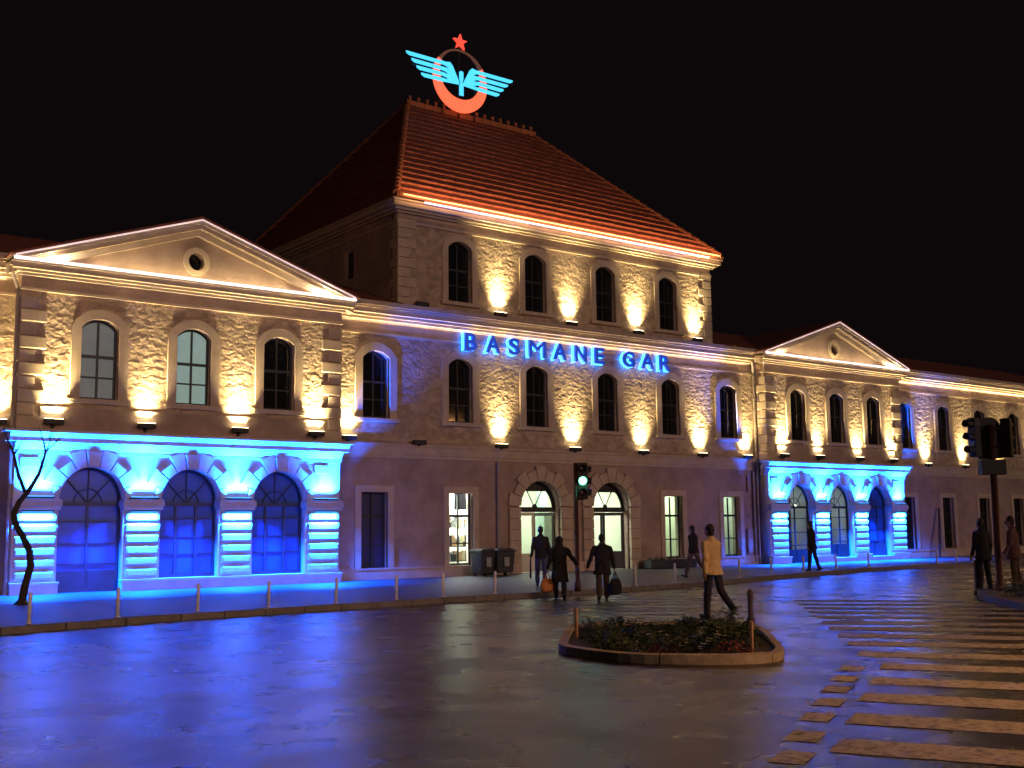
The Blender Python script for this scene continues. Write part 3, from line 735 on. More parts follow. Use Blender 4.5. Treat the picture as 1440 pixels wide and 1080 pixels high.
for x0, x1, e in ((PW + .4, PL - .4, 60), (PL + PW + .3, 62, 110), (-10, -.3, 50)):
    bm = B(); tube(bm, [(x0, MP - .10, 9.245), (x1, MP - .10, 9.245)], .012, 6); obj('light_strip', bm, 'ledwarm', ST)
    light('cornice_light', 'AREA', ((x0 + x1) / 2, MP - .10, 9.10), e, (1, .72, .36), ST, aim=(0, -.35, 1), shape='RECTANGLE', size=x1 - x0, size_y=.03)

# ------------------------------------------------------------------ the illuminated sign
SG = thing('station_sign', 'blue glowing letters BASMANE GAR standing off the wall between the two window rows', 'sign', (16, MP - .02, 8.3))
XL = [(15.99, 16.53), (16.99, 17.63), (18.09, 18.58), (19.07, 19.91), (20.32, 20.98), (21.44, 22.05), (22.51, 23.03), (24.1, 24.74), (25.15, 25.88), (26.23, 26.87)]
def letter_mesh(ch, off, ext):
    cu = bpy.data.curves.new('t', 'FONT'); cu.body = ch; cu.size = 1; cu.offset = off; cu.extrude = ext; cu.bevel_depth = 0
    ob = bpy.data.objects.new('t', cu); me = bpy.data.meshes.new_from_object(ob); bpy.data.objects.remove(ob); bpy.data.curves.remove(cu)
    return me
for ch, (xa, xb) in zip('BASMANEGAR', XL):
    par = None
    for nm, off, ext, yy, m in (('letter', .022, .05, -.30, 'letter'), ('neon_backing', .040, .018, -.145, 'letneon')):
        me = letter_mesh(ch, 0 if ch == 'M' else off, ext)
        xs = [v.co.x for v in me.vertices]; ys = [v.co.y for v in me.vertices]
        gx = (0, 0) if nm == 'letter' else (.03, .03)
        sx = (xb - xa + 2 * gx[0]) / (max(xs) - min(xs)); sz = (.66 + 2 * gx[1]) / (max(ys) - min(ys))
        for v in me.vertices:
            x, y, z = v.co; v.co = ((x - min(xs)) * sx - gx[0], -z + yy, (y - min(ys)) * sz - gx[1])
        me.materials.append(M[m]); o = bpy.data.objects.new(nm, me); COL.objects.link(o)
        if par is None: o.parent = SG; o.location = (xa - 16, 0, .13); par = o
        else: o.parent = par
bm = B()
for z in (.32, .62): box(bm, -.15, 11.05, -.05, -.02, z, z + .04)
for x in [a - 16 + .28 for a, b in XL]: box(bm, x - .015, x + .015, -.26, -.02, .33, .355)
obj('rail', bm, 'plaster', SG)

# ------------------------------------------------------------------ neon emblem on the ridge
EM = thing('neon_emblem', 'neon winged rail emblem in an orange crescent with a red star on the roof ridge', 'neon sign', (20.62, 7.2, 20.7))
zc = 22.3 - 20.7
def ring_poly(r, cx, cz, n=48): return [(cx + r * math.cos(2 * PI * k / n), cz + r * math.sin(2 * PI * k / n)) for k in range(n)]
ro, ri, up = 1.50, 1.165, .27
def crescent(a0, a1):
    n = 40; out = []; inn = []
    for k in range(n + 1):
        a = math.radians(a0 + (a1 - a0) * k / n); d = (math.cos(a), math.sin(a))
        bq = d[1] * up; rr = bq + math.sqrt(bq * bq + ri * ri - up * up)
        out.append((ro * d[0], zc + ro * d[1])); inn.append((rr * d[0], zc + rr * d[1]))
    return out + inn[::-1]
bm = B(); plate(bm, crescent(-215, 35), [], -.06, .06); obj('crescent', bm, 'neonred', EM)
bm = B(); plate(bm, crescent(36, 144), [], -.06, .06); obj('unlit_arc', bm, 'neonoff', EM)
bm = B()
st = []
for k in range(10):
    a = PI / 2 + k * PI / 5; r = .40 if k % 2 == 0 else .165
    st.append((r * math.cos(a), zc + 1.88 + r * math.sin(a)))
plate(bm, st, [], -.06, .06); obj('star', bm, 'neonstar', EM)
for s in (-1, 1):
    bm = B()
    for (xa, za_, xb, zb) in ((3.0, .62, .95, .62), (2.72, .34, .95, .34), (2.45, .06, .95, .08), (2.2, -.22, .95, -.19)):
        h = .085; pts = [(s * xb, zc + zb - h), (s * (xa - .18), zc + za_ - h), (s * (xa - .02), zc + za_ - .01), (s * xa, zc + za_ + h), (s * xb, zc + zb + h)]
        prism_xz(bm, pts, -.10, -.062)
    body = [(.98, .68), (.62, .74), (.48, .60), (.10, -.12), (.14, -.22), (.98, -.27), (.98, -.13), (.66, -.10), (.98, .0), (.98, .14), (.66, .14), (.98, .27), (.98, .41), (.66, .42), (.98, .56)]
    plate(bm, [(s * x, zc + z) for x, z in body], [], -.10, -.065)
    obj('wing', bm, 'neoncyan', EM)
bm = B(); plate(bm, [(x, zc + z) for x, z in ((-.11, .38), (-.07, .44), (.07, .44), (.11, .38), (.10, .05), (.04, -.10), (.11, -.25), (.11, -.72), (-.11, -.72), (-.11, -.25), (-.04, -.10), (-.10, .05))], [], -.12, -.07); obj('rail_profile', bm, 'neoncyan', EM)
bm = B()
for x in (-.9, 0, .9): tube(bm, [(x, .12, -.1), (x, .12, 2.6 if x == 0 else 2.0)], .03, 6); tube(bm, [(x, .12, 1.2), (x, .9, -.2)], .025, 6)
box(bm, -2.6, 2.6, .08, .11, zc + .2, zc + .26); box(bm, -.03, .03, .07, .11, 2.5, 3.4)
obj('support_frame', bm, 'black', EM)

# ------------------------------------------------------------------ street furniture
def make_bollard():
    bm = B(); tube(bm, [(0, 0, -.05), (0, 0, .55), (0, 0, .585), (0, 0, .60)], [.038, .038, .032, .015], 12); tube(bm, [(0, 0, .001), (0, 0, .02)], .058, 12); return bm
BO = [(-2.46, -11.24), (-.6, -10.77), (1.26, -10.41), (2.99, -10.28), (4.8, -10.14), (6.57, -9.99), (8.07, -9.85), (9.82, -9.7), (15.32, -9.34), (17.29, -9.03), (19.2, -8.64), (21.34, -8.07),
      (23.73, -7.44), (26.13, -6.95), (28.82, -6.39), (31.58, -5.91), (37.02, -5.55), (38.51, -5.55), (39.77, -5.55), (41.13, -5.55)]
bl = ['in front of the bare tree', 'before the left arched door of the left pavilion', 'before the second pier of the left pavilion', 'before the rightmost arch of the left pavilion',
      'before the right end of the left pavilion', 'before the dark window right of the left pavilion', 'before the lit shop window', 'before the two dark bins',
      'before the dark planting trough right of the entrance', 'just left of the person in grey trousers', 'hidden partly by the person in the yellow jacket', 'right of the yellow jacket',
      'at the left corner of the right pavilion', 'before the left arch of the right pavilion', 'before the middle arch of the right pavilion', 'before the right arch of the right pavilion',
      'first past the right pavilion', 'second past the right pavilion', 'third past the right pavilion', 'last before the right traffic signal']
bproto = obj('bollard', make_bollard(), 'steel', smooth=True)
for i, (p, l) in enumerate(zip(BO, bl)):
    b = bproto if i == 0 else copy_tree(bproto)
    b.location = (p[0], p[1], 0); b.rotation_euler = (random.uniform(-.03, .03), random.uniform(-.03, .03), 0); tag(b, 'short pale steel bollard at the kerb, ' + l, 'bollard', 'bollards along the station kerb')
bm = B(); tube(bm, [(0, 0, 0), (0, 0, .08), (0, 0, .1), (0, 0, .70), (0, 0, .74), (0, 0, .80), (0, 0, .86), (0, 0, .9)], [.11, .11, .075, .07, .09, .09, .06, .02], 14)
o = obj('bollard', bm, 'rustiron', smooth=True, loc=(8.9, -19.35, ROAD)); o.scale = (.7, .7, .68); tag(o, 'dark round topped iron bollard behind the right end of the flower bed', 'bollard')
bm = B(); tube(bm, [(0, 0, 0), (0, 0, .08), (0, 0, .1), (0, 0, .75), (0, 0, .8), (0, 0, .9)], [.1, .1, .06, .055, .07, .02], 14)
o = obj('bollard', bm, 'rustiron', smooth=True, loc=(19.6, -17.8, ROAD)); tag(o, 'thin dark iron bollard left of the right traffic signal', 'bollard')

# bins beside the shop window
def make_bin(loc, rz, w, label):
    t = thing('wheelie_bin', label, 'bin', loc, rz, None)
    bm = B(); v = []
    loftv = [(-w / 2 + .05, w / 2 - .05, -.26, .26, .1), (-w / 2, w / 2, -.33, .33, .88)]
    r = [[bm.verts.new(c) for c in ((a, c0, z), (b, c0, z), (b, d, z), (a, d, z))] for a, b, c0, d, z in loftv]
    bm.faces.new(r[0][::-1]); bm.faces.new(r[1])
    for k in range(4): bm.faces.new((r[0][k], r[0][(k + 1) % 4], r[1][(k + 1) % 4], r[1][k]))
    bevel(bm, .03, 2); obj('body', bm, 'bin', t)
    bm = B(); box(bm, -w / 2 - .03, w / 2 + .03, -.37, .36, .885, .95); box(bm, -w / 2 + .05, w / 2 - .05, -.3, .3, .95, 1.0); bevel(bm, .02, 2); obj('lid', bm, 'bin', t)
    bm = B(); box(bm, -.11, .11, -.36, -.335, .35, .68)
    obj('notice', bm, 'paper', t)
    for s in (-1, 1):
        bm = B(); tube(bm, [(s * (w / 2 - .1) - .03, .2, .09), (s * (w / 2 - .1) + .03, .2, .09)], .09, 12); obj('wheel', bm, 'black', t)
    return t
make_bin((16.45, -.05, 0), .05, .66, 'dark bin with a pale notice right of the lit shop window')
make_bin((17.28, -.08, 0), -.04, .8, 'wider dark bin beside the left entrance arch')
# planting trough by the wall right of the entrance
t = thing('planting_trough', 'long low dark planting trough at the wall right of the entrance', 'planter', (26.3, .12, 0))
bm = B(); box(bm, -1.35, 1.35, -.26, .26, .02, .36); bevel(bm, .02, 1); obj('trough', bm, 'bin', t)
bm = B(); box(bm, -1.3, 1.3, -.22, .22, .36, .375); obj('earth', bm, 'soil', t)
def leaves(bm, c, r, n, size, squash=.8, rnd=random):
    for _ in range(n):
        while True:
            p = Vector((rnd.uniform(-1, 1), rnd.uniform(-1, 1), rnd.uniform(-.25, 1)))
            if .25 < p.length < 1: break
        p = Vector((p.x * r, p.y * r, p.z * r * squash)) + Vector(c)
        d = Vector((rnd.gauss(0, 1), rnd.gauss(0, 1), rnd.gauss(.3, 1))).normalized(); u = d.orthogonal().normalized(); w = d.cross(u); s = size * rnd.uniform(.6, 1.3)
        bm.faces.new([bm.verts.new(q) for q in (p, p + d * s * .5 + u * s * .28, p + d * s + w * s * .1, p + d * s * .5 - u * s * .28)])
    return bm
bm = B()
for k in range(7): leaves(bm, (-1.15 + k * .38 + random.uniform(-.1, .1), 0, .36), random.uniform(.1, .2), 60, .08, 1.0)
obj('foliage', bm, 'leaf', t)

# traffic signals
def visor(bm, c, r, L, m=None):
    n = 14; pts = []
    a = [(c[0] + r * math.cos(t), c[1], c[2] + r * math.sin(t)) for t in [math.radians(-30 + 240 * k / n) for k in range(n + 1)]]
    v0 = [bm.verts.new(p) for p in a]; v1 = [bm.verts.new((p[0], p[1] - L * (1 if i_ not in (0, n) else .6), p[2])) for i_, p in enumerate(a)]
    w0 = [bm.verts.new((c[0] + (p[0] - c[0]) * .93, p[1], c[2] + (p[2] - c[2]) * .93)) for p in a]; w1 = [bm.verts.new((c[0] + (q.co.x - c[0]) * .93, q.co.y, c[2] + (q.co.z - c[2]) * .93)) for q in v1]
    for k in range(n): bm.faces.new((v0[k], v0[k + 1], v1[k + 1], v1[k])); bm.faces.new((w0[k], w1[k], w1[k + 1], w0[k + 1])); bm.faces.new((v1[k], v1[k + 1], w1[k + 1], w1[k]))
def head(t, name, x, y, zs, w, rz, litk=None, r=.12, m='black'):
    """one signal head with its aspects; faces -Y before turning by rz"""
    bm = B(); z0, z1 = zs[-1] - .17, zs[0] + .17
    box(bm, -w / 2, w / 2, -.09, .12, z0, z1); bevel(bm, .025, 2)
    for z in zs: visor(bm, (0, -.09, z), r, .2)
    h = obj(name, bm, m, t); h.location = (x, y, 0); h.rotation_euler = (0, 0, rz)
    for k, z in enumerate(zs):
        bm = B(); ball(bm, (0, -.088, z), r * .92, (1, .25, 1), 14); obj('lens', bm, 'green' if k == litk else 'siglens', h, True)
    return h
TL = thing('traffic_signal', 'slim dark red traffic signal post showing green before the entrance', 'traffic light', (12.0, -10.55, 0), 0)
bm = B(); tube(bm, [(0, 0, 0), (0, 0, .25), (0, 0, .27), (0, 0, 3.5)], [.085, .085, .062, .058], 14); tube(bm, [(0, 0, 1.55), (0, 0, 1.62)], .075, 14); obj('post', bm, 'pole', TL, True)
FA = math.atan2(24.2, 20.8) - PI / 2                                   # turn so the head looks back at the crossing
head(TL, 'signal_head', .16, -.1, (3.33, 3.0, 2.67), .3, -.66, 1)
head(TL, 'side_signal_head', .30, .12, (3.30, 2.98, 2.66), .28, .85)
light('green_glow', 'POINT', (.16 - .12, -.1 - .2, 3.0), 3, (.1, 1, .5), TL, shadow_soft_size=.08)
TR = thing('traffic_signal', 'tall traffic signal seen from behind with a broad black back board', 'traffic light', (19.4, -18.56, ROAD), -.66)
bm = B(); tube(bm, [(0, 0, 0), (0, 0, .3), (0, 0, .33), (0, 0, 4.4)], [.13, .13, .10, .09], 16); obj('post', bm, 'pole', TR, True)
bm = B(); plate(bm, arch(0, .30, 3.52, 4.35, .26), [], .1, .2); box(bm, -.26, .26, .2, .34, 3.6, 4.5); obj('back_board', bm, 'black', TR)
h = head(TR, 'signal_head', -.42, .05, (4.42, 4.08, 3.74), .26, -1.15)
h = head(TR, 'signal_head', .43, .05, (4.40, 4.06, 3.72), .26, 2.5)
bm = B(); box(bm, -.32, .32, -.1, .22, 3.1, 3.50); bevel(bm, .02, 2); obj('control_box', bm, 'black', TR)
for z in (3.85, 4.3): bm = B(); tube(bm, [(-.5, .05, z), (.5, .05, z)], .03, 8); obj('bracket', bm, 'black', TR)

# flower bed island
bed = [(2.36, -21.3), (2.2, -22.0), (2.2, -22.9), (2.6, -23.6), (3.2, -24.15), (3.75, -24.3), (4.4, -23.9), (5.2, -23.1), (6.2, -22.1), (7.0, -21.2), (7.35, -20.6), (7.25, -20.1), (6.9, -19.6), (6.3, -19.05), (5.5, -18.5), (4.9, -18.6), (4.0, -19.5), (3.0, -20.6)]
cxb = sum(p[0] for p in bed) / len(bed); cyb = sum(p[1] for p in bed) / len(bed)
def smoothpoly(pts, it=2):
    for _ in range(it):
        q = []
        for a, b in zip(pts, pts[1:] + pts[:1]): q += [(a[0] * .75 + b[0] * .25, a[1] * .75 + b[1] * .25), (a[0] * .25 + b[0] * .75, a[1] * .25 + b[1] * .75)]
        pts = q
    return pts
sb = smoothpoly(bed); inn = [(cxb + (x - cxb) * .93, cyb + (y - cyb) * .93) for x, y in sb]
bm = B(); n = len(sb)
for k in range(n):
    k2 = (k + 1) % n
    q = [sb[k], sb[k2], inn[k2], inn[k]]
    if k % 9 == 0: q = [(sb[k][0] * .9 + sb[k2][0] * .1, sb[k][1] * .9 + sb[k2][1] * .1), sb[k2], inn[k2], (inn[k][0] * .9 + inn[k2][0] * .1, inn[k][1] * .9 + inn[k2][1] * .1)]
    prism_xy(bm, q, ROAD - .05, ROAD + .125 + .008 * math.sin(k // 9 * 2.3))
tag(obj('island_kerb', bm, 'islandkerb'), kind='structure')
bm = B(); prism_xy(bm, [(cxb + (x - cxb) * .932, cyb + (y - cyb) * .932) for x, y in sb], ROAD - .05, ROAD + .07); tag(obj('flower_bed_soil', bm, 'soil'), kind='structure')
def make_plant(kind, r, rnd):
    t = thing('bedding_plant', '', 'plant')
    bm = B(); leaves(bm, (0, 0, .04), r, 170, .085, 1.1, rnd); obj('foliage', bm, 'leafred' if kind == 'red' else 'leaf', t)
    bm = B()
    for _ in range(5): a = rnd.uniform(0, 6.28); tube(bm, [(0, 0, -.02), (.5 * r * math.cos(a), .5 * r * math.sin(a), r * .8)], [.008, .004], 5)
    obj('stem', bm, 'leaf', t)
    if kind in ('white', 'yellow'):
        bm = B()
        for _ in range(10 if kind == 'white' else 12):
            a, q = rnd.uniform(0, 6.28), rnd.uniform(.2, .95) * r; c = Vector((q * math.cos(a), q * math.sin(a), r * 1.05 * math.sqrt(max(0, 1 - (q / r) ** 2)) + .05))
            for j in range(5):
                b = j * 2 * PI / 5 + a; d = Vector((math.cos(b), math.sin(b), .35)); w = Vector((-d.y, d.x, 0)) * .016
                bm.faces.new([bm.verts.new(v) for v in (c, c + d * .03 + w, c + d * .05, c + d * .03 - w)])
        obj('blossom', bm, 'petalw' if kind == 'white' else 'petaly', t)
    return t
rnd = random.Random(3)
pro = {k: make_plant(k, .27, rnd) for k in ('green', 'white', 'red')}
used = set()
def inside(p, poly):
    c = False
    for (x0, y0), (x1, y1) in zip(poly, poly[1:] + poly[:1]):
        if (y0 > p[1]) != (y1 > p[1]) and p[0] < (x1 - x0) * (p[1] - y0) / (y1 - y0) + x0: c = not c
    return c
inner = [(cxb + (x - cxb) * .80, cyb + (y - cyb) * .80) for x, y in sb]
spots = []
for _ in range(4000):
    p = (rnd.uniform(2, 9), rnd.uniform(-25, -18))
    if inside(p, inner) and all(math.hypot(p[0] - q[0], p[1] - q[1]) > .48 for q in spots): spots.append(p)
PLAB = {'green': 'dark green bedding plant without flowers in the kerbed flower bed', 'white': 'bedding plant with small pale flowers in the kerbed flower bed', 'red': 'dark reddish bedding plant in the kerbed flower bed'}
front = sorted(spots, key=lambda p: .604 * p[0] + .787 * p[1])
whites = {front[i] for i in range(2, len(front), 5)}; reds = set([p for p in front if abs(p[0] - 3.3) < .6][:2])
for p in spots:
    k = 'white' if p in whites else ('red' if p in reds else 'green')
    o = pro[k] if k not in used else copy_tree(pro[k]); used.add(k)
    o.location = (p[0], p[1], ROAD + .07); o.rotation_euler = (0, 0, rnd.uniform(0, 6.28)); s = rnd.uniform(.7, 1.15); o.scale = (s, s, s * rnd.uniform(.5, .8))
    tag(o, PLAB[k], 'plant', 'bedding plants in the flower bed')
t = make_plant('green', .32, rnd); t.location = (6.95, -20.4, ROAD + .08); t.scale = (1.2, 1.2, .8); tag(t, 'bushy dark plant overhanging the right end of the flower bed', 'plant')
for loc, hh, lab in (((3.72, -20.15, ROAD + .08), .46, 'wooden stake at the left end of the flower bed'), ((3.85, -23.75, ROAD + .08), .44, 'pale wooden stake at the front right corner of the flower bed')):
    bm = B(); box(bm, -.025, .025, -.025, .025, -.06, hh); bevel(bm, .008, 1); o = obj('stake', bm, 'wood', loc=loc); o.rotation_euler = (.02, -.02, .4); tag(o, lab, 'stake')
# traffic island by the right signal
bm = B(); isl = smoothpoly([(17.2, -19.3), (15.2, -21.4), (13.3, -23.3), (14.6, -24.2), (18, -21.8), (22, -18.5), (20.5, -17.2)])
prism_xy(bm, isl, ROAD - .05, ROAD + .14); tag(obj('traffic_island', bm, 'kerb'), kind='structure')
rnd2 = random.Random(9)
for k, (x, y) in enumerate([(17.1, -20.2), (17.6, -20.35), (17.2, -20.85)]):
    t = make_plant('yellow', .34, rnd2); t.location = (x, y, ROAD + .13); tag(t, 'low bush with yellow flowers on the island by the right traffic signal', 'plant', 'yellow bushes on the right traffic island')
# leaning plank against the right wing
bm = B(); box(bm, -.07, .07, -.03, .03, 0, 2.75); bevel(bm, .01, 1); o = obj('leaning_plank', bm, 'rustiron', loc=(46.15, .1, 0)); o.rotation_euler = (-.16, .32, 0); tag(o, 'dark plank leaning on the right wing wall past the right pavilion', 'plank')

# bare tree
T = thing('bare_tree', 'small leafless crooked tree with forked trunk on the pavement before the left pavilion', 'tree', (-.88, -4.7, 0))
def tp(pts, dy): return [(x + .88, d, z) for (x, z), d in zip(pts, dy)]
bm = B()
tube(bm, tp([(-.90, -.05), (-.87, .15), (-.82, .46), (-.70, .93), (-.73, 1.29), (-.91, 1.64), (-1.11, 1.96), (-1.17, 2.22), (-1.06, 2.5), (-.90, 2.7)], [0, 0, .02, .05, .08, .05, 0, -.05, -.06, -.05]), [.13, .10, .092, .088, .085, .08, .078, .075, .068, .06], 12)
for k in range(5): a = k * 1.3; tube(bm, [(-.02, 0, .12), (.22 * math.cos(a), .22 * math.sin(a), -.03)], [.06, .02], 6)
obj('trunk', bm, 'bark', T, True)
bm = B()
tube(bm, tp([(-.90, 2.68), (-1.0, 2.95), (-1.07, 3.14), (-1.14, 3.45), (-1.18, 3.67), (-1.26, 3.9), (-1.36, 4.1), (-1.44, 4.35)], [-.05, 0, .05, .1, .15, .17, .2, .22]), [.055, .05, .045, .038, .032, .025, .016, .006], 8)
tube(bm, tp([(-.90, 2.68), (-.76, 2.95), (-.64, 3.2), (-.57, 3.5), (-.52, 3.74), (-.58, 3.95), (-.63, 4.12), (-.70, 4.35)], [-.05, -.1, -.14, -.18, -.2, -.22, -.22, -.2]), [.055, .05, .045, .038, .03, .02, .014, .005], 8)
tube(bm, tp([(-.53, 3.72), (-.42, 3.86), (-.25, 4.03), (-.12, 4.12)], [-.2, -.22, -.25, -.3]), [.022, .018, .01, .004], 6)
tube(bm, tp([(-.49, 3.8), (-.43, 3.97), (-.38, 4.14), (-.36, 4.3)], [-.2, -.15, -.1, -.08]), [.018, .014, .009, .004], 6)
tube(bm, tp([(-1.18, 3.66), (-1.08, 3.85), (-1.02, 4.05)], [.15, .1, .05]), [.02, .013, .004], 6)
tube(bm, tp([(-1.22, 3.8), (-1.36, 3.92), (-1.5, 3.98)], [.15, .2, .25]), [.018, .012, .004], 6)
tube(bm, tp([(-.60, 3.3), (-.48, 3.42), (-.42, 3.6)], [-.15, -.05, 0]), [.018, .012, .004], 6)
rt = random.Random(5)
for _ in range(26):
    x, z, d = rt.choice([(-1.3, 4.0, .2), (-1.18, 3.7, .15), (-.56, 3.9, -.2), (-.3, 4.0, -.24), (-.42, 4.0, -.12), (-.6, 3.4, -.17), (-1.1, 3.3, .08)])
    p = Vector((x + .88, d, z)); q = p + Vector((rt.gauss(0, .12), rt.gauss(0, .12), rt.uniform(.08, .28))); tube(bm, [p, p.lerp(q, .5) + Vector((rt.gauss(0, .02), rt.gauss(0, .02), 0)), q], [.009, .006, .003], 5)
obj('branches', bm, 'bark', T, True)

# ------------------------------------------------------------------ people
def rotx(v, a): c, s = math.cos(a), math.sin(a); return Vector((v[0], v[1] * c - v[2] * s, v[1] * s + v[2] * c))
def person(label, loc, rz, height, legs, arms, coat, coatlen, trouser, hat=None, lean=.04, hold=None, hood=False, headturn=0, slim=1.0):
    """legs: (hip, knee) per side, + is forward; arms: (fwd, out, elbow) per side"""
    t = thing('person', label, 'person', loc, rz, None)
    rad = math.radians
    hipz = .92; H = Vector
    J = {}
    low = 0
    for s, (a, kb) in zip((-1, 1), legs):
        a, kb = rad(a), rad(kb); hp = H((s * .09, 0, hipz)); kn = hp + H((s * .01, math.sin(a), -math.cos(a))) * .44
        an = kn + H((0, math.sin(a - kb), -math.cos(a - kb))) * .42
        fa = a - kb; J[s] = [hp, kn, an, fa]; low = min(low, 0)
    base = min(J[s][2].z - .085 * math.cos(J[s][3]) - .10 * abs(math.sin(J[s][3])) * 0 for s in (-1, 1))
    dz = -base
    sh0 = H((0, 0, hipz)); up = lambda x, y, z: H((x, 0, hipz)) + rotx((0, y, z - hipz), -lean)
    k = height / 1.76
    def fin(bm):
        for v in bm.verts: v.co = H((v.co.x * slim, v.co.y, v.co.z + dz)) * k
        return bm
    A = {}
    for s, (f, o_, e) in zip((-1, 1), arms):
        f, o_, e = rad(f), rad(o_), rad(e); sp = up(s * .182, 0, 1.395)
        el = sp + H((s * math.sin(o_), math.sin(f) * math.cos(o_), -math.cos(f) * math.cos(o_))) * .29
        wr = el + H((s * math.sin(o_) * .8, math.sin(f + e) * math.cos(o_), -math.cos(f + e) * math.cos(o_))) * .255
        A[s] = [sp, el, wr, (wr - el).normalized()]
    # --- body, one continuous surface
    bm = B()
    def sec(lst): return [(*up(x, y, z), rx, ry) for x, y, z, rx, ry in lst]
    loft(bm, sec([(0, 0, .86, .13, .10), (0, 0, .95, .155, .11), (0, 0, 1.1, .135, .095), (0, 0, 1.3, .155, .105), (0, 0, 1.42, .16, .09), (0, 0, 1.47, .08, .06)]))
    capsule(bm, up(0, -.01, 1.44), up(0, .015, 1.55), .056, .052)
    hc = up(0, .03, 1.645)
    ball(bm, hc + H((0, -.008, .02)), .1, (.76, .96, 1.05), 20); ball(bm, hc + H((0, .018, -.045)), .075, (.78, .95, 1.0), 16)
    capsule(bm, hc + H((0, .098, .01)), hc + H((0, .112, -.028)), .010, .016, 8)                # nose
    ball(bm, hc + H((0, .085, -.068)), .022, (1.1, .6, .5), 10)                               # lips
    for s in (-1, 1):
        ball(bm, hc + H((s * .078, -.005, -.012)), .03, (.35, .7, 1.05), 10)                    # ear
        ball(bm, hc + H((s * .03, .083, .012)), .014, (1.2, .6, .8), 8)                        # eye
        sp, el, wr, dr = A[s]
        capsule(bm, sp, el, .048, .038); capsule(bm, el, wr, .037, .026)
        sd = H((-s, 0, 0)); fw = dr.cross(H((1, 0, 0))); fw = (fw if fw.y > 0 else -fw).normalized()
        pc = wr + dr * .045
        capsule(bm, wr + dr * .01, wr + dr * .085 + fw * .012, .026, .024); capsule(bm, wr + dr * .03, wr + dr * .085 - fw * .016, .024, .022)
        for j, (q, L) in enumerate(((.028, .068), (.009, .078), (-.010, .072), (-.028, .056))):   # fingers, slightly curled
            b0 = wr + dr * .088 + fw * q; b1 = b0 + dr * L * .5 + sd * .008; b2 = b1 + dr * L * .42 + sd * .03
            capsule(bm, b0, b1, .0095, .0088, 8); capsule(bm, b1, b2, .0086, .0072, 8)
        th = wr + dr * .03 + fw * .022; capsule(bm, th, th + dr * .035 + fw * .03, .012, .010, 8); capsule(bm, th + dr * .035 + fw * .03, th + dr * .068 + fw * .034 + sd * .01, .0098, .008, 8)
        hp, kn, an, fa = J[s]
        capsule(bm, hp, kn, .078, .052); capsule(bm, kn, an, .05, .036)
        fd = H((0, math.cos(fa), math.sin(fa))); dn = H((0, math.sin(fa), -math.cos(fa)))
        capsule(bm, an + dn * .04 - fd * .03, an + dn * .05 + fd * .14, .034, .028)
    body = remeshed('body', fin(bm), .0085, 'skin', t)
    # --- shoes
    for s in (-1, 1):
        hp, kn, an, fa = J[s]; fd = H((0, math.cos(fa), math.sin(fa))); dn = H((0, math.sin(fa), -math.cos(fa)))
        bm = B(); capsule(bm, an + dn * .045 - fd * .05, an + dn * .05 + fd * .08, .042, .045); capsule(bm, an + dn * .05 + fd * .05, an + dn * .055 + fd * .17, .044, .032); capsule(bm, an, an + dn * .05, .046, .044)
        remeshed('shoe', fin(bm), .012, 'shoe', t, 1)
    # --- trousers
    bm = B(); loft(bm, sec([(0, -.01, .80, .12, .1), (0, -.01, .88, .16, .125), (0, 0, .98, .165, .122), (0, 0, 1.05, .15, .11)]))
    for s in (-1, 1):
        hp, kn, an, fa = J[s]; capsule(bm, hp, kn, .092, .072); capsule(bm, kn, kn.lerp(an, .97), .072, .062)
        capsule(bm, kn + H((0, -.01, 0)), kn.lerp(an, .4) + H((0, -.02, 0)), .066, .062)
    remeshed('trousers', fin(bm), .014, trouser, t, 2, .014)
    # --- coat
    bm = B(); cl = coatlen; fl = .0 if cl > .8 else .03
    secs = [(0, -.005, cl, .195 + fl, .15 + fl), (0, -.005, (cl + 1.05) / 2, .19, .145), (0, 0, 1.08, .18, .135), (0, 0, 1.25, .195, .14), (0, -.005, 1.37, .20, .125), (0, -.01, 1.44, .155, .10), (0, -.01, 1.475, .11, .085), (0, -.005, 1.52, .07, .068)]
    loft(bm, sec(secs), 24)
    for s in (-1, 1):
        sp, el, wr, dr = A[s]
        capsule(bm, up(s * .13, 0, 1.405), sp, .07, .066); capsule(bm, sp, el, .066, .056); capsule(bm, el, wr - dr * .0, .056, .046)
        ball(bm, el + H((0, -.01, 0)), .064)
    tube(bm, [up(0, -.012, 1.46), up(0, -.004, 1.53)], [.085, .078], 16)                        # collar
    c = remeshed('coat', fin(bm), .013, coat, t, 2, .018)
    # --- hair, hood or scarf
    bm = B()
    if hood:
        ball(bm, hc + H((0, -.022, .018)), .118, (.86, .95, 1.1), 18); loft(bm, sec([(0, -.02, 1.42, .14, .11), (0, -.01, 1.5, .1, .09), (0, 0, 1.58, .09, .09)]))
        # opening for the face
        hb = remeshed('headscarf', fin(bm), .012, hood, t)
    else:
        ball(bm, hc + H((0, -.022, .034)), .106, (.80, .95, 1.04), 18); ball(bm, hc + H((0, -.05, -.03)), .075, (.85, .8, 1.1), 14)
        remeshed('hair', fin(bm), .011, 'hair', t)
    hands = {s: (t.matrix_basis if 0 else None, H((A[s][2].x * slim, A[s][2].y, A[s][2].z + dz)) * k, A[s][3]) for s in (-1, 1)}
    return t, hands
def world_of(t, v): return Matrix.Translation(t.location) @ Matrix.Rotation(t.rotation_euler.z, 4, 'Z') @ v
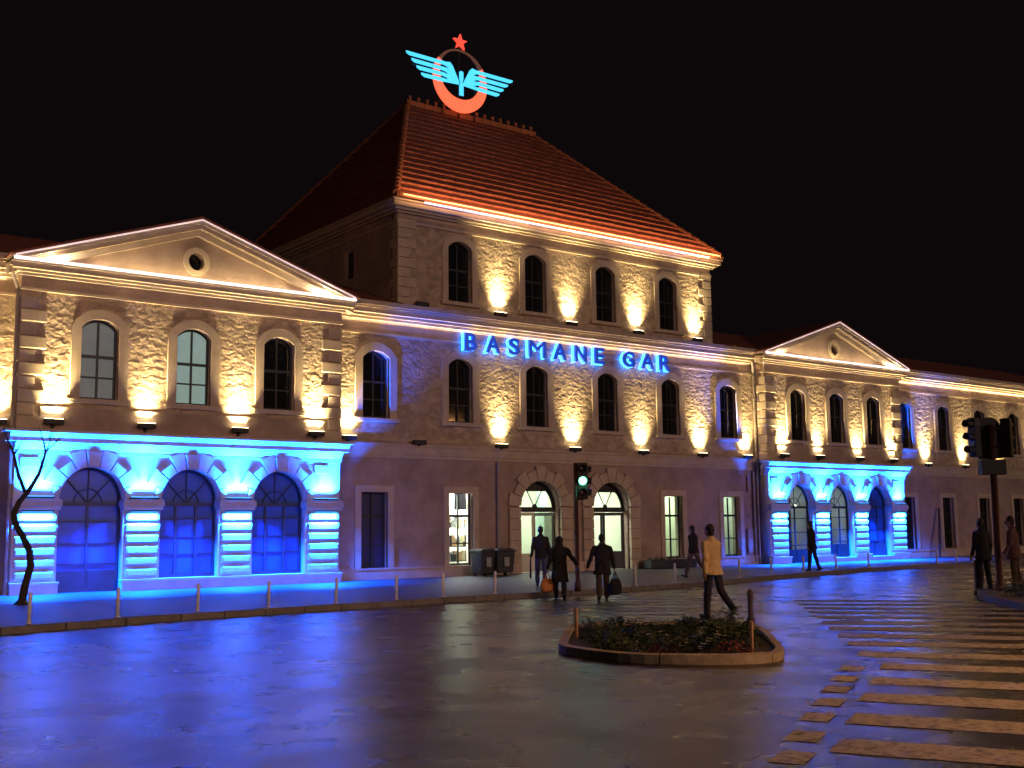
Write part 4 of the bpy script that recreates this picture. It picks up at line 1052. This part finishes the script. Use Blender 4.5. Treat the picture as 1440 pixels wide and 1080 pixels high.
def bag(name, label, pos, rz, w, d, h, m, strap=.16):
    t = thing(name, label, 'bag', pos, rz)
    bm = B(); loft(bm, [(0, 0, -h - strap, w * .42, d * .42), (0, 0, -h * .9 - strap, w * .5, d * .5), (0, 0, -h * .45 - strap, w * .52, d * .55), (0, 0, -h * .1 - strap, w * .45, d * .3), (0, 0, -strap, w * .36, d * .15)], 18)
    for v in bm.verts: v.co += Vector((noise.noise(v.co * 9) * .02, noise.noise(v.co * 9 + Vector((5, 0, 0))) * .02, 0))
    obj('body', bm, m, t, True)
    bm = B()
    for s in (-1, 1): tube(bm, [(-w * .22, s * d * .1, -strap - .01), (-w * .12, s * d * .06, -strap * .35), (0, 0, .0), (w * .12, s * d * .06, -strap * .35), (w * .22, s * d * .1, -strap - .01)], .008, 6)
    obj('handle', bm, m, t, True)
    return t
A0 = -.655                                                              # facing straight away from the camera
def ang(deg): return A0 + math.radians(deg)
# yellow jacket, striding towards the entrance
person('person in a yellow jacket and dark trousers striding past the flower bed', (8.95, -18.35, ROAD), ang(38), 1.86, [(9, 4), (-13, 30)], [(-10, 8, 10), (12, 10, 18)], 'cyellow', .80, 'cnavy', lean=.06)
p1, h1 = person('person in a dark jacket and blue jeans walking into the left entrance arch', (13.35, -7.3, 0), ang(4), 1.77, [(16, 6), (-14, 20)], [(4, 12, 12), (-8, 10, 15)], 'cdark', .82, 'cjean', lean=.03)
p2, h2 = person('stout person in a long black coat and headscarf left of the green signal post', (11.0, -11.0, ROAD), ang(0), 1.60, [(10, 6), (-12, 16)], [(3, 12, 12), (12, 30, 14)], 'cblack', .46, 'cblack', hood='cblack', slim=1.16)
p3, h3 = person('person in a dark hip length coat and brown trousers right of the signal post', (11.35, -12.3, ROAD), ang(-4), 1.66, [(-10, 14), (12, 5)], [(6, 20, 10), (4, 12, 10)], 'cdark', .68, 'cbrown', lean=.05, slim=1.12)
person('person in a dark jacket and grey trousers walking left right of the entrance', (20.4, -6.9, 0), ang(48), 1.78, [(22, 6), (-20, 26)], [(-12, 10, 25), (14, 10, 30)], 'cdark', .84, 'cgrey', lean=.05)
person('dark clad person walking in front of the left arch of the right pavilion', (27.45, -6.35, 0), ang(50), 1.84, [(8, 4), (-9, 10)], [(-5, 8, 12), (6, 8, 18)], 'cblack', .78, 'cnavy', lean=.05)
person('person in black standing left of the right traffic signal post', (19.62, -18.0, ROAD + .1), ang(20), 1.84, [(3, 2), (-4, 4)], [(2, 9, 14), (-2, 9, 12)], 'cblack', .74, 'cblack')
person('person in a reddish brown jacket standing right of the right traffic signal post', (19.1, -19.15, ROAD + .14), ang(60), 1.84, [(2, 2), (-5, 5)], [(6, 9, 25), (0, 9, 18)], 'crust', .76, 'cbrown')
def hang(t, hands, s): 
    _, w, d = hands[s]; return world_of(t, w + d * .13)
q = hang(p2, h2, -1); bag('shopping_bag', 'orange shopping bag held by the person in the long black coat', q, ang(20), .36, .2, .34, 'bago')
q = hang(p3, h3, 1); bag('holdall', 'dark holdall hanging from the right hand of the person in brown trousers', q, ang(60), .5, .26, .42, 'cblack')
q = hang(p1, h1, -1); bm = B(); tube(bm, [(0, 0, .10), (0, 0, 0), (0, 0, -.5), (0, 0, -.56)], [.012, .02, .032, .006], 8); tube(bm, [(0, 0, .10), (0, .03, .14), (0, .07, .12)], .011, 6)
o = obj('umbrella', bm, 'black', smooth=True, loc=q); o.rotation_euler = (.15, -.12, 0); tag(o, 'folded black umbrella in the left hand of the person in blue jeans', 'umbrella')

# goods on shelves behind the shop window
t = thing('display_shelf', 'shop shelves with pale and dark goods behind the lit window left of the entrance', 'shelf', (CX - 4.95, 1.85, 0))
bm = B()
for z in (.5, 1.05, 1.75, 2.25): box(bm, -.9, .9, -.12, .2, z, z + .03)
for x in (-.9, .86): box(bm, x, x + .04, -.1, .2, 0, 2.3)
obj('board', bm, 'darkframe', t)
rg = random.Random(4)
for mname in ('paper', 'black', 'petalw', 'wood'):
    bm = B()
    for z in (.535, 1.085, 1.785):
        for k in range(6):
            x = rg.uniform(-.78, .78); w = rg.uniform(.03, .09); hh = rg.uniform(.15, .42); box(bm, x - w, x + w, -.1 + rg.uniform(0, .05), .1, z, z + hh)
    obj('goods', bm, mname, t)
bm = B(); box(bm, -.42, .12, -.45, -.41, 2.45, 3.1); obj('dark_poster', bm, 'cnavy', t)

# ------------------------------------------------------------------ street lamps of the square and an added floodlight (behind and beside the viewer)
def lamp_post(loc, rz, power, col, label, hgt=8.5, cone=172, aim=(0, .35, -1)):
    t = thing('street_lamp', label, 'street lamp', loc, rz, 'street lamps of the square')
    bm = B(); tube(bm, [(0, 0, 0), (0, 0, .8), (0, 0, .85), (0, 0, hgt - .6), (0, .25, hgt - .1), (0, .9, hgt + .1), (0, 1.6, hgt + .15)], [.12, .11, .08, .06, .05, .045, .04], 12); obj('post', bm, 'black', t, True)
    bm = B(); box(bm, -.14, .14, 1.4, 2.1, hgt + .08, hgt + .24); bevel(bm, .05, 3); obj('lamp_head', bm, 'steel', t)
    bm = B(); box(bm, -.1, .1, 1.5, 2.0, hgt + .06, hgt + .079); obj('lens', bm, 'sodium', t)
    light('sodium_light', 'SPOT', (0, 1.75, hgt + .02), power, col, t, aim=aim, spot_size=math.radians(cone), spot_blend=.5, shadow_soft_size=.2)
    return t
SOD = (1, .42, .14)
lamp_post((8.0, -33.6, ROAD), .75, 1350, SOD, 'orange street lamp right of the zebra crossing', 6.8)
lamp_post((-20, -40, ROAD), -.62, 4300, (1, .52, .34), 'added unseen floodlight mast on the left behind the viewer, brightening the facade', 10.5, 36, (0, 1, -.09))  # invented mast, added to brighten the facade and the tower's left wall
lamp_post((34, -27, ROAD), .2, 900, (1, .45, .15), 'orange street lamp far right beyond the traffic island')

# ------------------------------------------------------------------ night sky, added fill sun, camera
w = bpy.data.worlds.new('World'); S.world = w; w.use_nodes = True; nt = w.node_tree
bg = nt.nodes['Background']; sky = nt.nodes.new('ShaderNodeTexSky'); sky.sky_type = 'NISHITA'; sky.sun_disc = False
sky.sun_elevation = math.radians(-5); sky.sun_rotation = math.radians(200); sky.altitude = 50
mixn = nt.nodes.new('ShaderNodeMix'); mixn.data_type = 'RGBA'; mixn.blend_type = 'ADD'; mixn.inputs[0].default_value = 1
mixn.inputs[7].default_value = (.036, .024, .028, 1)                      # faint city sky glow
nt.links.new(sky.outputs[0], mixn.inputs[6]); nt.links.new(mixn.outputs[2], bg.inputs['Color']); bg.inputs['Strength'].default_value = .05
light('fill_sun', 'SUN', (0, 0, 60), .22, (1, .64, .54), None, aim=(-.14, .9, -.2), angle=math.radians(12))  # added warm fill from the front, lifts the unlit walls
cam = bpy.data.cameras.new('camera'); co = bpy.data.objects.new('camera', cam); COL.objects.link(co); S.camera = co
cam.sensor_width = 36; cam.lens = 1621.065 / 1440 * 36; cam.clip_end = 4000; cam.clip_start = .1
R = Vector((.79389684, -.60795722, -.01076227)); U = Vector((-.06753019, -.10574631, .99209747)); F = Vector((.60429089, .78689627, .12500713))
co.matrix_world = Matrix(((R.x, U.x, -F.x, -8.772126), (R.y, U.y, -F.y, -34.76377), (R.z, U.z, -F.z, 1.7), (0, 0, 0, 1)))
S.view_settings.view_transform = 'Standard'; S.view_settings.look = 'None'; S.view_settings.exposure = 1.0; S.view_settings.gamma = 1
S.render.engine = 'CYCLES'
S.cycles.use_denoising = True; S.cycles.max_bounces = 6; S.cycles.sample_clamp_indirect = 10
